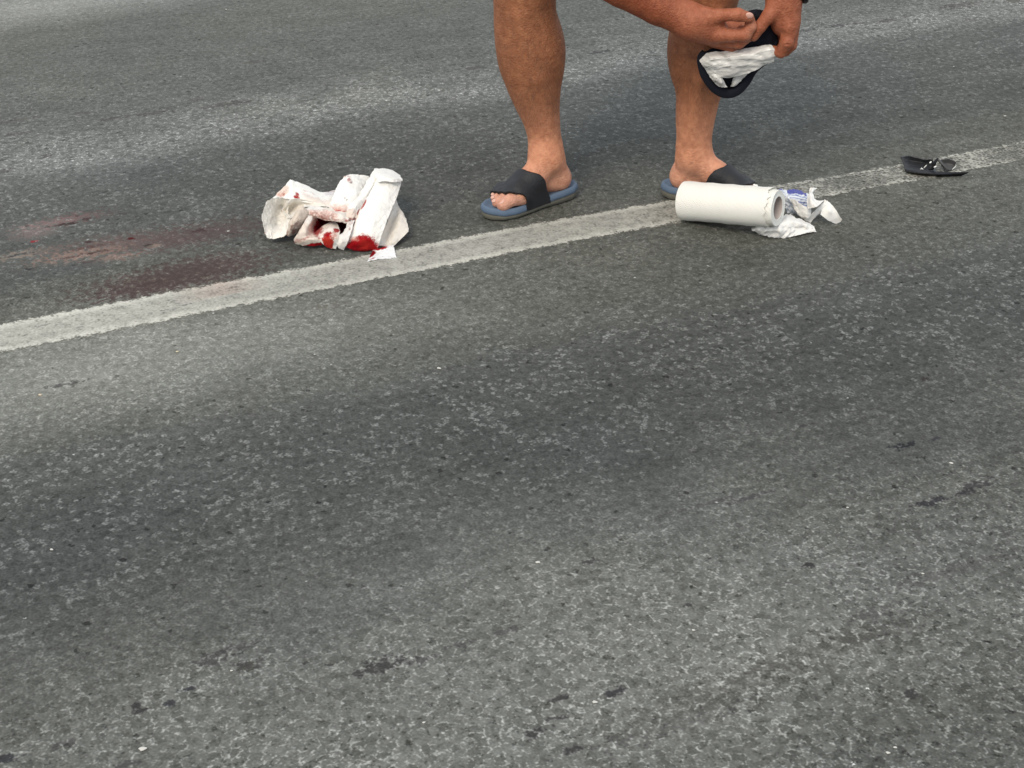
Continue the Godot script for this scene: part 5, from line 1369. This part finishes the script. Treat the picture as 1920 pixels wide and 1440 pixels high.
	# E: the fold that spans the hollow
	obj("towel_fold", sheet([
		[Vector3(-0.4663, 0.0640, -3.3109), Vector3(-0.4595, 0.0668, -3.2838), Vector3(-0.4535, 0.0635, -3.2707), Vector3(-0.4508, 0.0565, -3.2749)],
		[Vector3(-0.4398, 0.0625, -3.3084), Vector3(-0.4337, 0.0665, -3.2755), Vector3(-0.4312, 0.0625, -3.2612), Vector3(-0.4308, 0.0548, -3.2642)],
		[Vector3(-0.4103, 0.0622, -3.3000), Vector3(-0.4045, 0.0670, -3.2685), Vector3(-0.4008, 0.0615, -3.2519), Vector3(-0.4015, 0.0530, -3.2537)],
		[Vector3(-0.3861, 0.0593, -3.2951), Vector3(-0.3806, 0.0640, -3.2637), Vector3(-0.3782, 0.0593, -3.2483), Vector3(-0.3777, 0.0508, -3.2501)],
		[Vector3(-0.3639, 0.0582, -3.2856), Vector3(-0.3607, 0.0590, -3.2634), Vector3(-0.3597, 0.0557, -3.2504), Vector3(-0.3604, 0.0480, -3.2534)]],
		80, 30, 0.42, 0.0030, 0.001, 0.0006, painter(Color(0.80, 0.74, 0.67), [[0.35, 0.62, 0.40, 0.50, ROSE, 0.55, 1.0], [0.20, 0.75, 0.18, 0.22, BROWN, 0.5, 1.4], [0.42, 0.70, 0.16, 0.20, BROWN, 0.5, 1.4], [0.90, 0.72, 0.08, 0.16, RED, 0.8, 0.8], [0.99, 0.6, 0.05, 0.2, BROWN, 0.7, 0.8], [0.62, 0.78, 0.16, 0.12, ROSE, 0.6, 1.2], [0.12, 0.1, 0.3, 0.25, white, 0.8, 0.3]]), 45), paper, o)
	# F: the wide cup at the left
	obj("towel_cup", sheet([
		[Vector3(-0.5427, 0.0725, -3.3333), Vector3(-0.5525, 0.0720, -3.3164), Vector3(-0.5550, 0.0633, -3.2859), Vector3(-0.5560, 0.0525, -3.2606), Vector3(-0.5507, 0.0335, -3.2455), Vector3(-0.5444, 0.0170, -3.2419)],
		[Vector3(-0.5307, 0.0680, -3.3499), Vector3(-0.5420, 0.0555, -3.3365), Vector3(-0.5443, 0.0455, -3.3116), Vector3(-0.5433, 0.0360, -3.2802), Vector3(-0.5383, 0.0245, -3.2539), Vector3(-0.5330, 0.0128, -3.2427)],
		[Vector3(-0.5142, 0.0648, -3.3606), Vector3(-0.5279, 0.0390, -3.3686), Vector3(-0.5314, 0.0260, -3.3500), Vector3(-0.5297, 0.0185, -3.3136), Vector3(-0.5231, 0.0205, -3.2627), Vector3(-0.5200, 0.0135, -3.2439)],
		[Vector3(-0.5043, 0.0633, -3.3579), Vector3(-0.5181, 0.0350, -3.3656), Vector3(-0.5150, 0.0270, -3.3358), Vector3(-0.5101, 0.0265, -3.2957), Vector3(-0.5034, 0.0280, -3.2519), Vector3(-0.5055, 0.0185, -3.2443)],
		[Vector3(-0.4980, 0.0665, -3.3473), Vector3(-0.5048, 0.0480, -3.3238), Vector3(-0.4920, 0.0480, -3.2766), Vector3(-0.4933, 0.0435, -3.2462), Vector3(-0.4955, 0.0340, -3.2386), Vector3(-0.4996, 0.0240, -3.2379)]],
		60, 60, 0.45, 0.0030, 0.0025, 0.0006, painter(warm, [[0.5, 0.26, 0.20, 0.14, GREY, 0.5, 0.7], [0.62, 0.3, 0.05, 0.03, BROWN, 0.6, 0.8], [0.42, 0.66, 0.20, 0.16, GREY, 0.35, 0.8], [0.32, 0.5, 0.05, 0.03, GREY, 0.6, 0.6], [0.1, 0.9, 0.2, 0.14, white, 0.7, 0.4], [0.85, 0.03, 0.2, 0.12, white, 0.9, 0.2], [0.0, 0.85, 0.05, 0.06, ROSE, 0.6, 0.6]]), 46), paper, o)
	# G: the sheet behind, peaked
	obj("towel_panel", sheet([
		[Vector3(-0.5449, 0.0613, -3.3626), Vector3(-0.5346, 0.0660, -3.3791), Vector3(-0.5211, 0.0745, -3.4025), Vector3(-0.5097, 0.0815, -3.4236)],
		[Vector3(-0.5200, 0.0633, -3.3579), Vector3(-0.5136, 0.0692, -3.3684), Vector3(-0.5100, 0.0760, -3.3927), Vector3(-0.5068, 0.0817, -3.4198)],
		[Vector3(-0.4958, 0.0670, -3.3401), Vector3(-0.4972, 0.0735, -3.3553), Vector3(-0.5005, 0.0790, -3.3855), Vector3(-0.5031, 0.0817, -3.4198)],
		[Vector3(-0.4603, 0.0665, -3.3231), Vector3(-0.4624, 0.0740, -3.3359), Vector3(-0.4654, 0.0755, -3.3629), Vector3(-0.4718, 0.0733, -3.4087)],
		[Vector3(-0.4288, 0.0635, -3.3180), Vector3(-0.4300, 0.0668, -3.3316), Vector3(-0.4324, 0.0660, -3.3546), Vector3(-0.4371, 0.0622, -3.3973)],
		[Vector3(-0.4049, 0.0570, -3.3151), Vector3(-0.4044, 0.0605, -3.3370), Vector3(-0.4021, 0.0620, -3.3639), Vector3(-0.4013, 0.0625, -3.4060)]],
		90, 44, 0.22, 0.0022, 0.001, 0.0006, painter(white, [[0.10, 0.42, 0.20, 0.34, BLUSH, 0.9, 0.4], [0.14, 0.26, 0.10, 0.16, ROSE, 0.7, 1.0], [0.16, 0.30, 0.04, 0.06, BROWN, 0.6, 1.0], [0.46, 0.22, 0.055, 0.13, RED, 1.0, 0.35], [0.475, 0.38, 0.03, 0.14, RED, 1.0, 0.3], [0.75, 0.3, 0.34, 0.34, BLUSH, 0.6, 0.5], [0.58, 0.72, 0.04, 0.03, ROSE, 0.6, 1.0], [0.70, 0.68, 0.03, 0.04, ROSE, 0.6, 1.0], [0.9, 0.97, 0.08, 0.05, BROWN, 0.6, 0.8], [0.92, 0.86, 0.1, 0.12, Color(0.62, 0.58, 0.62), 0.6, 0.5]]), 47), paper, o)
	# H: the curl in the middle of the cup, and its stained outer face
	obj("towel_curl", sheet([
		[Vector3(-0.4994, 0.0717, -3.3320), Vector3(-0.5098, 0.0560, -3.3294), Vector3(-0.5173, 0.0445, -3.3258), Vector3(-0.5028, 0.0440, -3.2856)],
		[Vector3(-0.4796, 0.0745, -3.3286), Vector3(-0.4941, 0.0475, -3.3550), Vector3(-0.4991, 0.0345, -3.3487), Vector3(-0.4904, 0.0475, -3.2835)],
		[Vector3(-0.4431, 0.0700, -3.3210), Vector3(-0.4534, 0.0615, -3.3227), Vector3(-0.4650, 0.0585, -3.3176), Vector3(-0.4731, 0.0640, -3.2872)],
		[Vector3(-0.4099, 0.0625, -3.3084), Vector3(-0.4302, 0.0625, -3.3084), Vector3(-0.4463, 0.0645, -3.3038), Vector3(-0.4604, 0.0717, -3.2841)]],
		50, 36, 0.45, 0.0020, 0.001, 0.0006, painter(Color(0.78, 0.735, 0.66), [[0.2, 0.05, 0.5, 0.2, white, 0.5, 0.4]]), 48), paper, o)
	obj("towel_curl", sheet([
		[Vector3(-0.4709, 0.0757, -3.2750), Vector3(-0.4802, 0.0700, -3.2500), Vector3(-0.4900, 0.0560, -3.2354), Vector3(-0.4991, 0.0275, -3.2359)],
		[Vector3(-0.4626, 0.0805, -3.2670), Vector3(-0.4703, 0.0765, -3.2295), Vector3(-0.4806, 0.0590, -3.2173), Vector3(-0.4948, 0.0232, -3.2367)],
		[Vector3(-0.4533, 0.0693, -3.2722), Vector3(-0.4593, 0.0625, -3.2381), Vector3(-0.4712, 0.0480, -3.2304), Vector3(-0.4856, 0.0255, -3.2403)],
		[Vector3(-0.4517, 0.0615, -3.2752), Vector3(-0.4545, 0.0523, -3.2525), Vector3(-0.4641, 0.0385, -3.2458), Vector3(-0.4760, 0.0265, -3.2495)]],
		44, 56, 0.45, 0.0022, 0.001, 0.0006, painter(Color(0.66, 0.57, 0.48), [[0.85, 0.30, 0.16, 0.14, BROWN, 0.6, 1.2], [0.62, 0.62, 0.26, 0.16, BROWN, 0.5, 1.4], [0.52, 0.82, 0.16, 0.12, BROWN, 0.75, 0.9], [0.3, 0.7, 0.08, 0.12, BROWN, 0.6, 1.0], [0.16, 0.94, 0.12, 0.08, BROWN, 0.6, 0.9]]), 49), paper, o)
	# I: the dark inside of the hollow
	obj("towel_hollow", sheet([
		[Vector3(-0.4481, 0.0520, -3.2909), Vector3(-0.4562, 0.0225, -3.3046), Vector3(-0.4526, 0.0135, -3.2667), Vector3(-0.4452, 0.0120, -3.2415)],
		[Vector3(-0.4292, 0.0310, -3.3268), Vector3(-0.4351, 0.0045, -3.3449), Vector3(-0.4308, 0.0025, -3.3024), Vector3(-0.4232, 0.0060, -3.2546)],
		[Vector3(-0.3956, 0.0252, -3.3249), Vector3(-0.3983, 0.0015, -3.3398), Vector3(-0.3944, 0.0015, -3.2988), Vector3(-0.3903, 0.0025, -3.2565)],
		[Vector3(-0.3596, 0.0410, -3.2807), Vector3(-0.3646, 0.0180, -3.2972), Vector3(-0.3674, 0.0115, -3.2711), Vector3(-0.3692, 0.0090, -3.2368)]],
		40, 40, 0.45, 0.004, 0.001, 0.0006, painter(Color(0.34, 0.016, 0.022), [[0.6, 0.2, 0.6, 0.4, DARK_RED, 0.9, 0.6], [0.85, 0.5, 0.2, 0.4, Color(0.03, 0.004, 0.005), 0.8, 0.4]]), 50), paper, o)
	# J: the front lip of the hollow
	obj("towel_lip", sheet([
		[Vector3(-0.4525, 0.0625, -3.2612), Vector3(-0.4595, 0.0560, -3.2354), Vector3(-0.4686, 0.0440, -3.2166), Vector3(-0.4811, 0.0228, -3.2209), Vector3(-0.4781, 0.0105, -3.2279)],
		[Vector3(-0.4418, 0.0577, -3.2691), Vector3(-0.4476, 0.0505, -3.2420), Vector3(-0.4550, 0.0397, -3.2175), Vector3(-0.4622, 0.0268, -3.2122), Vector3(-0.4621, 0.0085, -3.2210)],
		[Vector3(-0.4399, 0.0415, -3.2971), Vector3(-0.4445, 0.0255, -3.2863), Vector3(-0.4433, 0.0230, -3.2515), Vector3(-0.4383, 0.0295, -3.2090), Vector3(-0.4379, 0.0105, -3.2167)],
		[Vector3(-0.4334, 0.0185, -3.3136), Vector3(-0.4349, 0.0110, -3.3011), Vector3(-0.4290, 0.0150, -3.2691), Vector3(-0.4191, 0.0290, -3.2157), Vector3(-0.4192, 0.0113, -3.2179)]],
		60, 70, 0.42, 0.0024, 0.001, 0.0006, painter(Color(0.80, 0.70, 0.61), [[0.62, 0.25, 0.30, 0.45, ROSE, 0.8, 0.5], [0.92, 0.3, 0.30, 0.5, RED, 1.0, 0.25], [0.95, 0.2, 0.2, 0.4, DARK_RED, 0.7, 0.4], [0.2, 0.80, 0.16, 0.10, ROSE, 0.7, 0.7], [0.45, 0.72, 0.10, 0.06, RED, 0.5, 1.0], [0.85, 0.99, 0.50, 0.10, RED, 1.0, 0.2], [0.05, 0.86, 0.08, 0.08, BRIGHT, 0.5, 0.5], [0.2, 0.1, 0.2, 0.2, white, 0.5, 0.3]]), 51), paper, o)
	# K: the petal inside, half soaked
	obj("towel_petal", sheet([
		[Vector3(-0.4443, 0.0175, -3.2579), Vector3(-0.4345, 0.0225, -3.2356), Vector3(-0.4229, 0.0248, -3.2165), Vector3(-0.4158, 0.0160, -3.2104)],
		[Vector3(-0.4235, 0.0300, -3.2705), Vector3(-0.4145, 0.0345, -3.2319), Vector3(-0.4072, 0.0315, -3.2046), Vector3(-0.4065, 0.0103, -3.2089)],
		[Vector3(-0.4045, 0.0380, -3.2758), Vector3(-0.3974, 0.0430, -3.2301), Vector3(-0.3951, 0.0350, -3.2026), Vector3(-0.3975, 0.0060, -3.2097)],
		[Vector3(-0.3907, 0.0353, -3.2790), Vector3(-0.3812, 0.0355, -3.2410), Vector3(-0.3815, 0.0290, -3.2157), Vector3(-0.3880, 0.0052, -3.2085)]],
		56, 56, 0.42, 0.0026, 0.001, 0.0006, painter(Color(0.80, 0.72, 0.65), [[0.06, 0.1, 0.3, 0.4, RED, 0.9, 0.4], [0.45, 0.82, 0.42, 0.34, BRIGHT, 1.0, 0.45], [0.42, 0.52, 0.26, 0.12, RED, 0.95, 0.5], [0.86, 0.38, 0.16, 0.13, RED, 0.95, 0.4], [0.80, 0.58, 0.12, 0.14, ROSE, 0.8, 1.0], [0.9, 0.86, 0.16, 0.16, white, 1.0, 0.3], [0.25, 0.99, 0.5, 0.12, RED, 0.8, 0.3], [0.02, 0.8, 0.1, 0.3, white, 0.5, 0.3]]), 52), paper, o)
	# L: the white petal beside it
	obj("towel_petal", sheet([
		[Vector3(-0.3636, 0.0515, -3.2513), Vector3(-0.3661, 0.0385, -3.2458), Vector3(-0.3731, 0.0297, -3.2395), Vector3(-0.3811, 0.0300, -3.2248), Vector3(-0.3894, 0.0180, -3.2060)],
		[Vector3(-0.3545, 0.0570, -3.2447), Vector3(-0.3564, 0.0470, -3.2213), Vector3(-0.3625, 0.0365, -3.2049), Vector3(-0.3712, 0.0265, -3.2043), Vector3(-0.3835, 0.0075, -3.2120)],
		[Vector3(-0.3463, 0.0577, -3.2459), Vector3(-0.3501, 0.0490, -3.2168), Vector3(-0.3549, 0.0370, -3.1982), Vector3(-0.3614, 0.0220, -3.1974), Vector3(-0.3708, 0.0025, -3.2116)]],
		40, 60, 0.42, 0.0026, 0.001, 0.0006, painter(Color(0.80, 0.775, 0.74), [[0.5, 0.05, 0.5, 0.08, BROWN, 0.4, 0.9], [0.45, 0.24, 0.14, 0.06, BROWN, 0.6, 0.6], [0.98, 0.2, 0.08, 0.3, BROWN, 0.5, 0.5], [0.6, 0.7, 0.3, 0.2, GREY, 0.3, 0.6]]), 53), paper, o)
	# M: the wing at the right
	obj("towel_panel", sheet([
		[Vector3(-0.2617, 0.0725, -3.3333), Vector3(-0.2714, 0.0580, -3.2891), Vector3(-0.2817, 0.0395, -3.2551), Vector3(-0.2937, 0.0180, -3.2284), Vector3(-0.2995, 0.0060, -3.2208)],
		[Vector3(-0.2585, 0.0515, -3.3458), Vector3(-0.2646, 0.0365, -3.3202), Vector3(-0.2727, 0.0220, -3.2883), Vector3(-0.2798, 0.0100, -3.2459), Vector3(-0.2810, 0.0040, -3.2251)],
		[Vector3(-0.2504, 0.0460, -3.3284), Vector3(-0.2512, 0.0365, -3.2966), Vector3(-0.2555, 0.0270, -3.2656), Vector3(-0.2645, 0.0160, -3.2328), Vector3(-0.2690, 0.0050, -3.2230)],
		[Vector3(-0.2420, 0.0322, -3.3210), Vector3(-0.2360, 0.0280, -3.2982), Vector3(-0.2310, 0.0200, -3.2696), Vector3(-0.2441, 0.0150, -3.2463), Vector3(-0.2599, 0.0055, -3.2275)]],
		50, 60, 0.40, 0.0022, 0.0012, 0.0006, painter(Color(0.80, 0.75, 0.68), [[0.1, 0.1, 0.4, 0.3, white, 0.8, 0.3], [0.3, 1.0, 0.4, 0.08, ROSE, 0.4, 0.6]]), 54), paper, o)
	obj("towel_panel", sheet([
		[Vector3(-0.2705, 0.0490, -3.3820), Vector3(-0.2780, 0.0335, -3.3390), Vector3(-0.2824, 0.0170, -3.2878)],
		[Vector3(-0.2629, 0.0445, -3.3741), Vector3(-0.2636, 0.0350, -3.3415), Vector3(-0.2663, 0.0195, -3.2996)],
		[Vector3(-0.2544, 0.0345, -3.3487), Vector3(-0.2533, 0.0325, -3.3293), Vector3(-0.2521, 0.0225, -3.3046)]],
		24, 30, 0.4, 0.002, 0.001, 0.0006, painter(white, []), 55), paper, o)
	# N: the torn foot on the line
	obj("torn_corner", sheet([
		[Vector3(-0.3060, 0.0025, -3.2116), Vector3(-0.3093, 0.0015, -3.1917), Vector3(-0.3123, 0.0015, -3.1698), Vector3(-0.3164, 0.0015, -3.1482)],
		[Vector3(-0.2912, 0.0080, -3.2054), Vector3(-0.2955, 0.0020, -3.1961), Vector3(-0.2987, 0.0015, -3.1753), Vector3(-0.2996, 0.0015, -3.1563)],
		[Vector3(-0.2773, 0.0110, -3.2100), Vector3(-0.2788, 0.0055, -3.1941), Vector3(-0.2804, 0.0015, -3.1807), Vector3(-0.2793, 0.0015, -3.1644)],
		[Vector3(-0.2614, 0.0112, -3.2179), Vector3(-0.2566, 0.0070, -3.1965), Vector3(-0.2535, 0.0015, -3.1807), Vector3(-0.2502, 0.0015, -3.1644)]],
		44, 36, 0.36, 0.0022, 0.003, 0.0006, painter(Color(0.80, 0.80, 0.80), [[0.36, 0.06, 0.40, 0.14, RED, 1.0, 0.35], [0.06, 0.40, 0.20, 0.36, RED, 1.0, 0.3], [0.05, 0.35, 0.2, 0.25, DARK_RED, 0.6, 0.5], [0.22, 0.80, 0.16, 0.06, RED, 0.9, 0.6], [0.55, 0.12, 0.2, 0.06, RED, 0.8, 0.6]]), 56), paper, o)

# ---------------------------------------------------------------- the shard and the chips
func build_shard() -> void:
	var o := thing("broken_plastic_shard", "broken black plastic shell, sharp-edged, lying on the worn end of the line", "broken plastic")
	var gloss := plain(lin(0.004, 0.004, 0.005), 0.32, 0.35)
	var dull := plain(lin(0.026, 0.028, 0.032), 0.40, 0.5)
	var edge := plain(lin(0.75, 0.74, 0.70), 0.5, 0.5)
	var none := func(_u, _v, _p): return Color(1, 1, 1)
	obj("shell", sheet([
		[Vector3(0.9564, 0.0260, -3.7006), Vector3(0.9623, 0.0180, -3.6961), Vector3(0.9661, 0.0100, -3.6846), Vector3(0.9639, 0.0040, -3.6649)],
		[Vector3(0.9796, 0.0280, -3.7026), Vector3(0.9847, 0.0140, -3.7060), Vector3(0.9844, 0.0070, -3.6885), Vector3(0.9816, 0.0030, -3.6673)],
		[Vector3(0.9979, 0.0260, -3.6953), Vector3(1.0029, 0.0120, -3.7040), Vector3(1.0014, 0.0060, -3.6875), Vector3(0.9999, 0.0030, -3.6673)],
		[Vector3(1.0110, 0.0240, -3.6881), Vector3(1.0179, 0.0110, -3.6995), Vector3(1.0177, 0.0060, -3.6841), Vector3(1.0175, 0.0030, -3.6639)],
		[Vector3(1.0336, 0.0260, -3.6848), Vector3(1.0395, 0.0120, -3.6970), Vector3(1.0400, 0.0060, -3.6841), Vector3(1.0402, 0.0030, -3.6605)]],
		30, 24, 0.3, 0.0006, 0.001, 0.0022, none, 60), dull, o)
	obj("rim", sheet([
		[Vector3(0.9590, 0.0130, -3.6531), Vector3(0.9593, 0.0100, -3.6467), Vector3(0.9649, 0.0020, -3.6561)],
		[Vector3(0.9913, 0.0120, -3.6453), Vector3(0.9905, 0.0100, -3.6348), Vector3(0.9971, 0.0010, -3.6415)],
		[Vector3(1.0330, 0.0120, -3.6401), Vector3(1.0314, 0.0100, -3.6264), Vector3(1.0394, 0.0010, -3.6330)],
		[Vector3(1.0725, 0.0120, -3.6367), Vector3(1.0727, 0.0090, -3.6305), Vector3(1.0761, 0.0010, -3.6347)],
		[Vector3(1.1120, 0.0130, -3.6343), Vector3(1.1083, 0.0100, -3.6331), Vector3(1.0944, 0.0020, -3.6357)]],
		40, 12, 0.42, 0.0003, 0.0004, 0.003, none, 61), gloss, o)
	obj("shell", sheet([
		[Vector3(1.0460, 0.0260, -3.6761), Vector3(1.0527, 0.0160, -3.6767), Vector3(1.0596, 0.0060, -3.6668)],
		[Vector3(1.0676, 0.0300, -3.6783), Vector3(1.0692, 0.0160, -3.6801), Vector3(1.0679, 0.0060, -3.6634)],
		[Vector3(1.0826, 0.0260, -3.6761), Vector3(1.0808, 0.0140, -3.6782), Vector3(1.0745, 0.0060, -3.6634)],
		[Vector3(1.0888, 0.0220, -3.6722), Vector3(1.0878, 0.0100, -3.6777), Vector3(1.0786, 0.0050, -3.6693)]],
		20, 16, 0.4, 0.0005, 0.0008, 0.002, none, 62), plain(lin(0.055, 0.055, 0.056), 0.5, 0.5), o)
	obj("bracket", sheet([
		[Vector3(1.0401, 0.0360, -3.6703), Vector3(1.0300, 0.0280, -3.6642), Vector3(1.0176, 0.0100, -3.6570)],
		[Vector3(1.0396, 0.0370, -3.6660), Vector3(1.0334, 0.0260, -3.6553), Vector3(1.0305, 0.0080, -3.6551)]],
		8, 16, 0.3, 0.0003, 0.0004, 0.003, none, 63), gloss, o)
	obj("bracket", sheet([
		[Vector3(1.0376, 0.0360, -3.6650), Vector3(1.0496, 0.0240, -3.6568), Vector3(1.0648, 0.0080, -3.6568)],
		[Vector3(1.0416, 0.0360, -3.6685), Vector3(1.0552, 0.0240, -3.6638), Vector3(1.0704, 0.0080, -3.6585)]],
		8, 16, 0.3, 0.0003, 0.0004, 0.003, none, 64), plain(lin(0.05, 0.048, 0.044), 0.4, 0.5), o)
	for q in [[Vector3(1.0185, 0.0280, -3.6538), Vector3(1.0237, 0.0310, -3.6585), 0.0022], [Vector3(0.9988, 0.0100, -3.6604), Vector3(1.0063, 0.0110, -3.6597), 0.0012], [Vector3(1.0024, 0.0120, -3.6658), Vector3(1.0059, 0.0100, -3.6570), 0.0009], [Vector3(1.0074, 0.0130, -3.6599), Vector3(1.0151, 0.0200, -3.6633), 0.0012], [Vector3(1.0778, 0.0080, -3.6619), Vector3(1.0919, 0.0130, -3.6772), 0.0010], [Vector3(1.0268, 0.0220, -3.6412), Vector3(1.0342, 0.0240, -3.6465), 0.0020]]:
		var rows := []
		var d: Vector3 = (q[1] - q[0]).normalized()
		var s := d.cross(Vector3.UP).normalized()
		for k in 5:
			var r: float = q[2] * [0.3, 1.0, 1.1, 0.9, 0.2][k]
			var row := []
			for j in 8: row.append(q[0].lerp(q[1], k / 4.0) + (s * cos(TAU * j / 8.0) + s.cross(d) * sin(TAU * j / 8.0) * 0.6) * r)
			rows.append(row)
		obj("broken_edge", grid_mesh(rows, true, true, true), edge, o)

func build_chips() -> void:
	var white := plain(lin(0.52, 0.51, 0.47), 0.8)
	var cream := plain(lin(0.60, 0.53, 0.36), 0.8)
	var buff := plain(lin(0.55, 0.46, 0.34), 0.8)
	var spots := [
		[Vector2(0.9833, -2.4958), 5.0, white, "pale stone chip on the dark wheel track, below the paper towels"], [Vector2(0.2221, -1.6876), 7.0, white, "largest pale stone chip, near the bottom left corner"], [Vector2(0.5426, -2.7693), 4.5, cream, "yellowish stone chip just below the line, at the left"],
		[Vector2(0.2683, -2.7099), 5.0, buff, "buff flake lying flat on the asphalt at the left edge"], [Vector2(1.5132, -2.6894), 2.8, white, "small white chip below the line, straight under the black-strapped sandal"], [Vector2(0.1961, -2.2031), 4.0, white, "white chip in the dark wheel track near the left edge"],
		[Vector2(0.8876, -1.8501), 5.5, white, "pale stone chip in the middle of the lower road"], [Vector2(1.0258, -1.6008), 3.4, white, "white chip in the lower right, left of a dark streak"], [Vector2(0.8195, -1.5192), 4.6, white, "white double chip in the lower middle"], [Vector2(0.5866, -1.5795), 3.0, white, "white chip near the bottom edge, right of a tar spot"],
		[Vector2(1.6644, -1.8148), 5.0, white, "long white chip below the thin black tar mark at the right"], [Vector2(1.4219, -1.7756), 3.0, white, "white chip right of centre on the lower road"], [Vector2(0.7899, -3.2817), 4.0, white, "thin white flake just left of the stained paper towels"], [Vector2(2.8767, -3.1452), 4.5, white, "white flake near the right edge, above the black shard"],
		[Vector2(3.0099, -3.5316), 3.5, white, "white flake at the upper right, beyond the black shard"], [Vector2(2.5459, -3.4654), 2.4, white, "white speck right of the bare leg"], [Vector2(0.7839, -2.6475), 2.6, white, "white speck below the line, left of centre"], [Vector2(1.1321, -1.2649), 4.0, white, "pale chip at the bottom right, left one of a pair"], [Vector2(1.1468, -1.2695), 3.6, white, "pale chip at the bottom right, right one of a pair"],
		[Vector2(0.3755, -1.7957), 2.8, white, "white speck beside the ragged tar spots at the lower left"], [Vector2(1.4225, -1.5740), 3.0, white, "white speck at the right, in the dusty lower road"], [Vector2(1.2529, -4.9481), 4.5, white, "white flake at the upper edge, left of the legs"], [Vector2(0.6508, -2.8998), 3.4, white, "white flake along the lower rim of the line"], [Vector2(0.9580, -3.0896), 2.4, white, "white speck in front of the stained paper towels"],
	]
	var shapes := []
	for n in 4:
		var rows := []
		for q in [[0.0, 0.8], [0.35, 1.0], [0.75, 0.8], [0.95, 0.45]]:
			var row := []
			for k in 9:
				var a := TAU * k / 9.0
				row.append(Vector3(cos(a) * q[1] * (1.0 + 0.35 * rng.randf_range(-1, 1)), q[0] * rng.randf_range(0.8, 1.1), sin(a) * q[1] * 0.7 * (1.0 + 0.3 * rng.randf_range(-1, 1))))
			rows.append(row)
		shapes.append(grid_mesh(rows, true, true, true))
	for i in spots.size():
		var q: Array = spots[i]
		var o := obj("stone_chip", shapes[i % 4], q[2])
		var size: float = q[1] * 0.00080
		o.position = DU * q[0].x + DV * q[0].y + Vector3(0, 0.0004, 0)
		o.scale = Vector3(size, size * 0.45, size)
		o.rotation.y = rng.randf_range(-0.6, 0.6)
		tag(o, q[3], "stone chip", "pale stone chips scattered on the road")
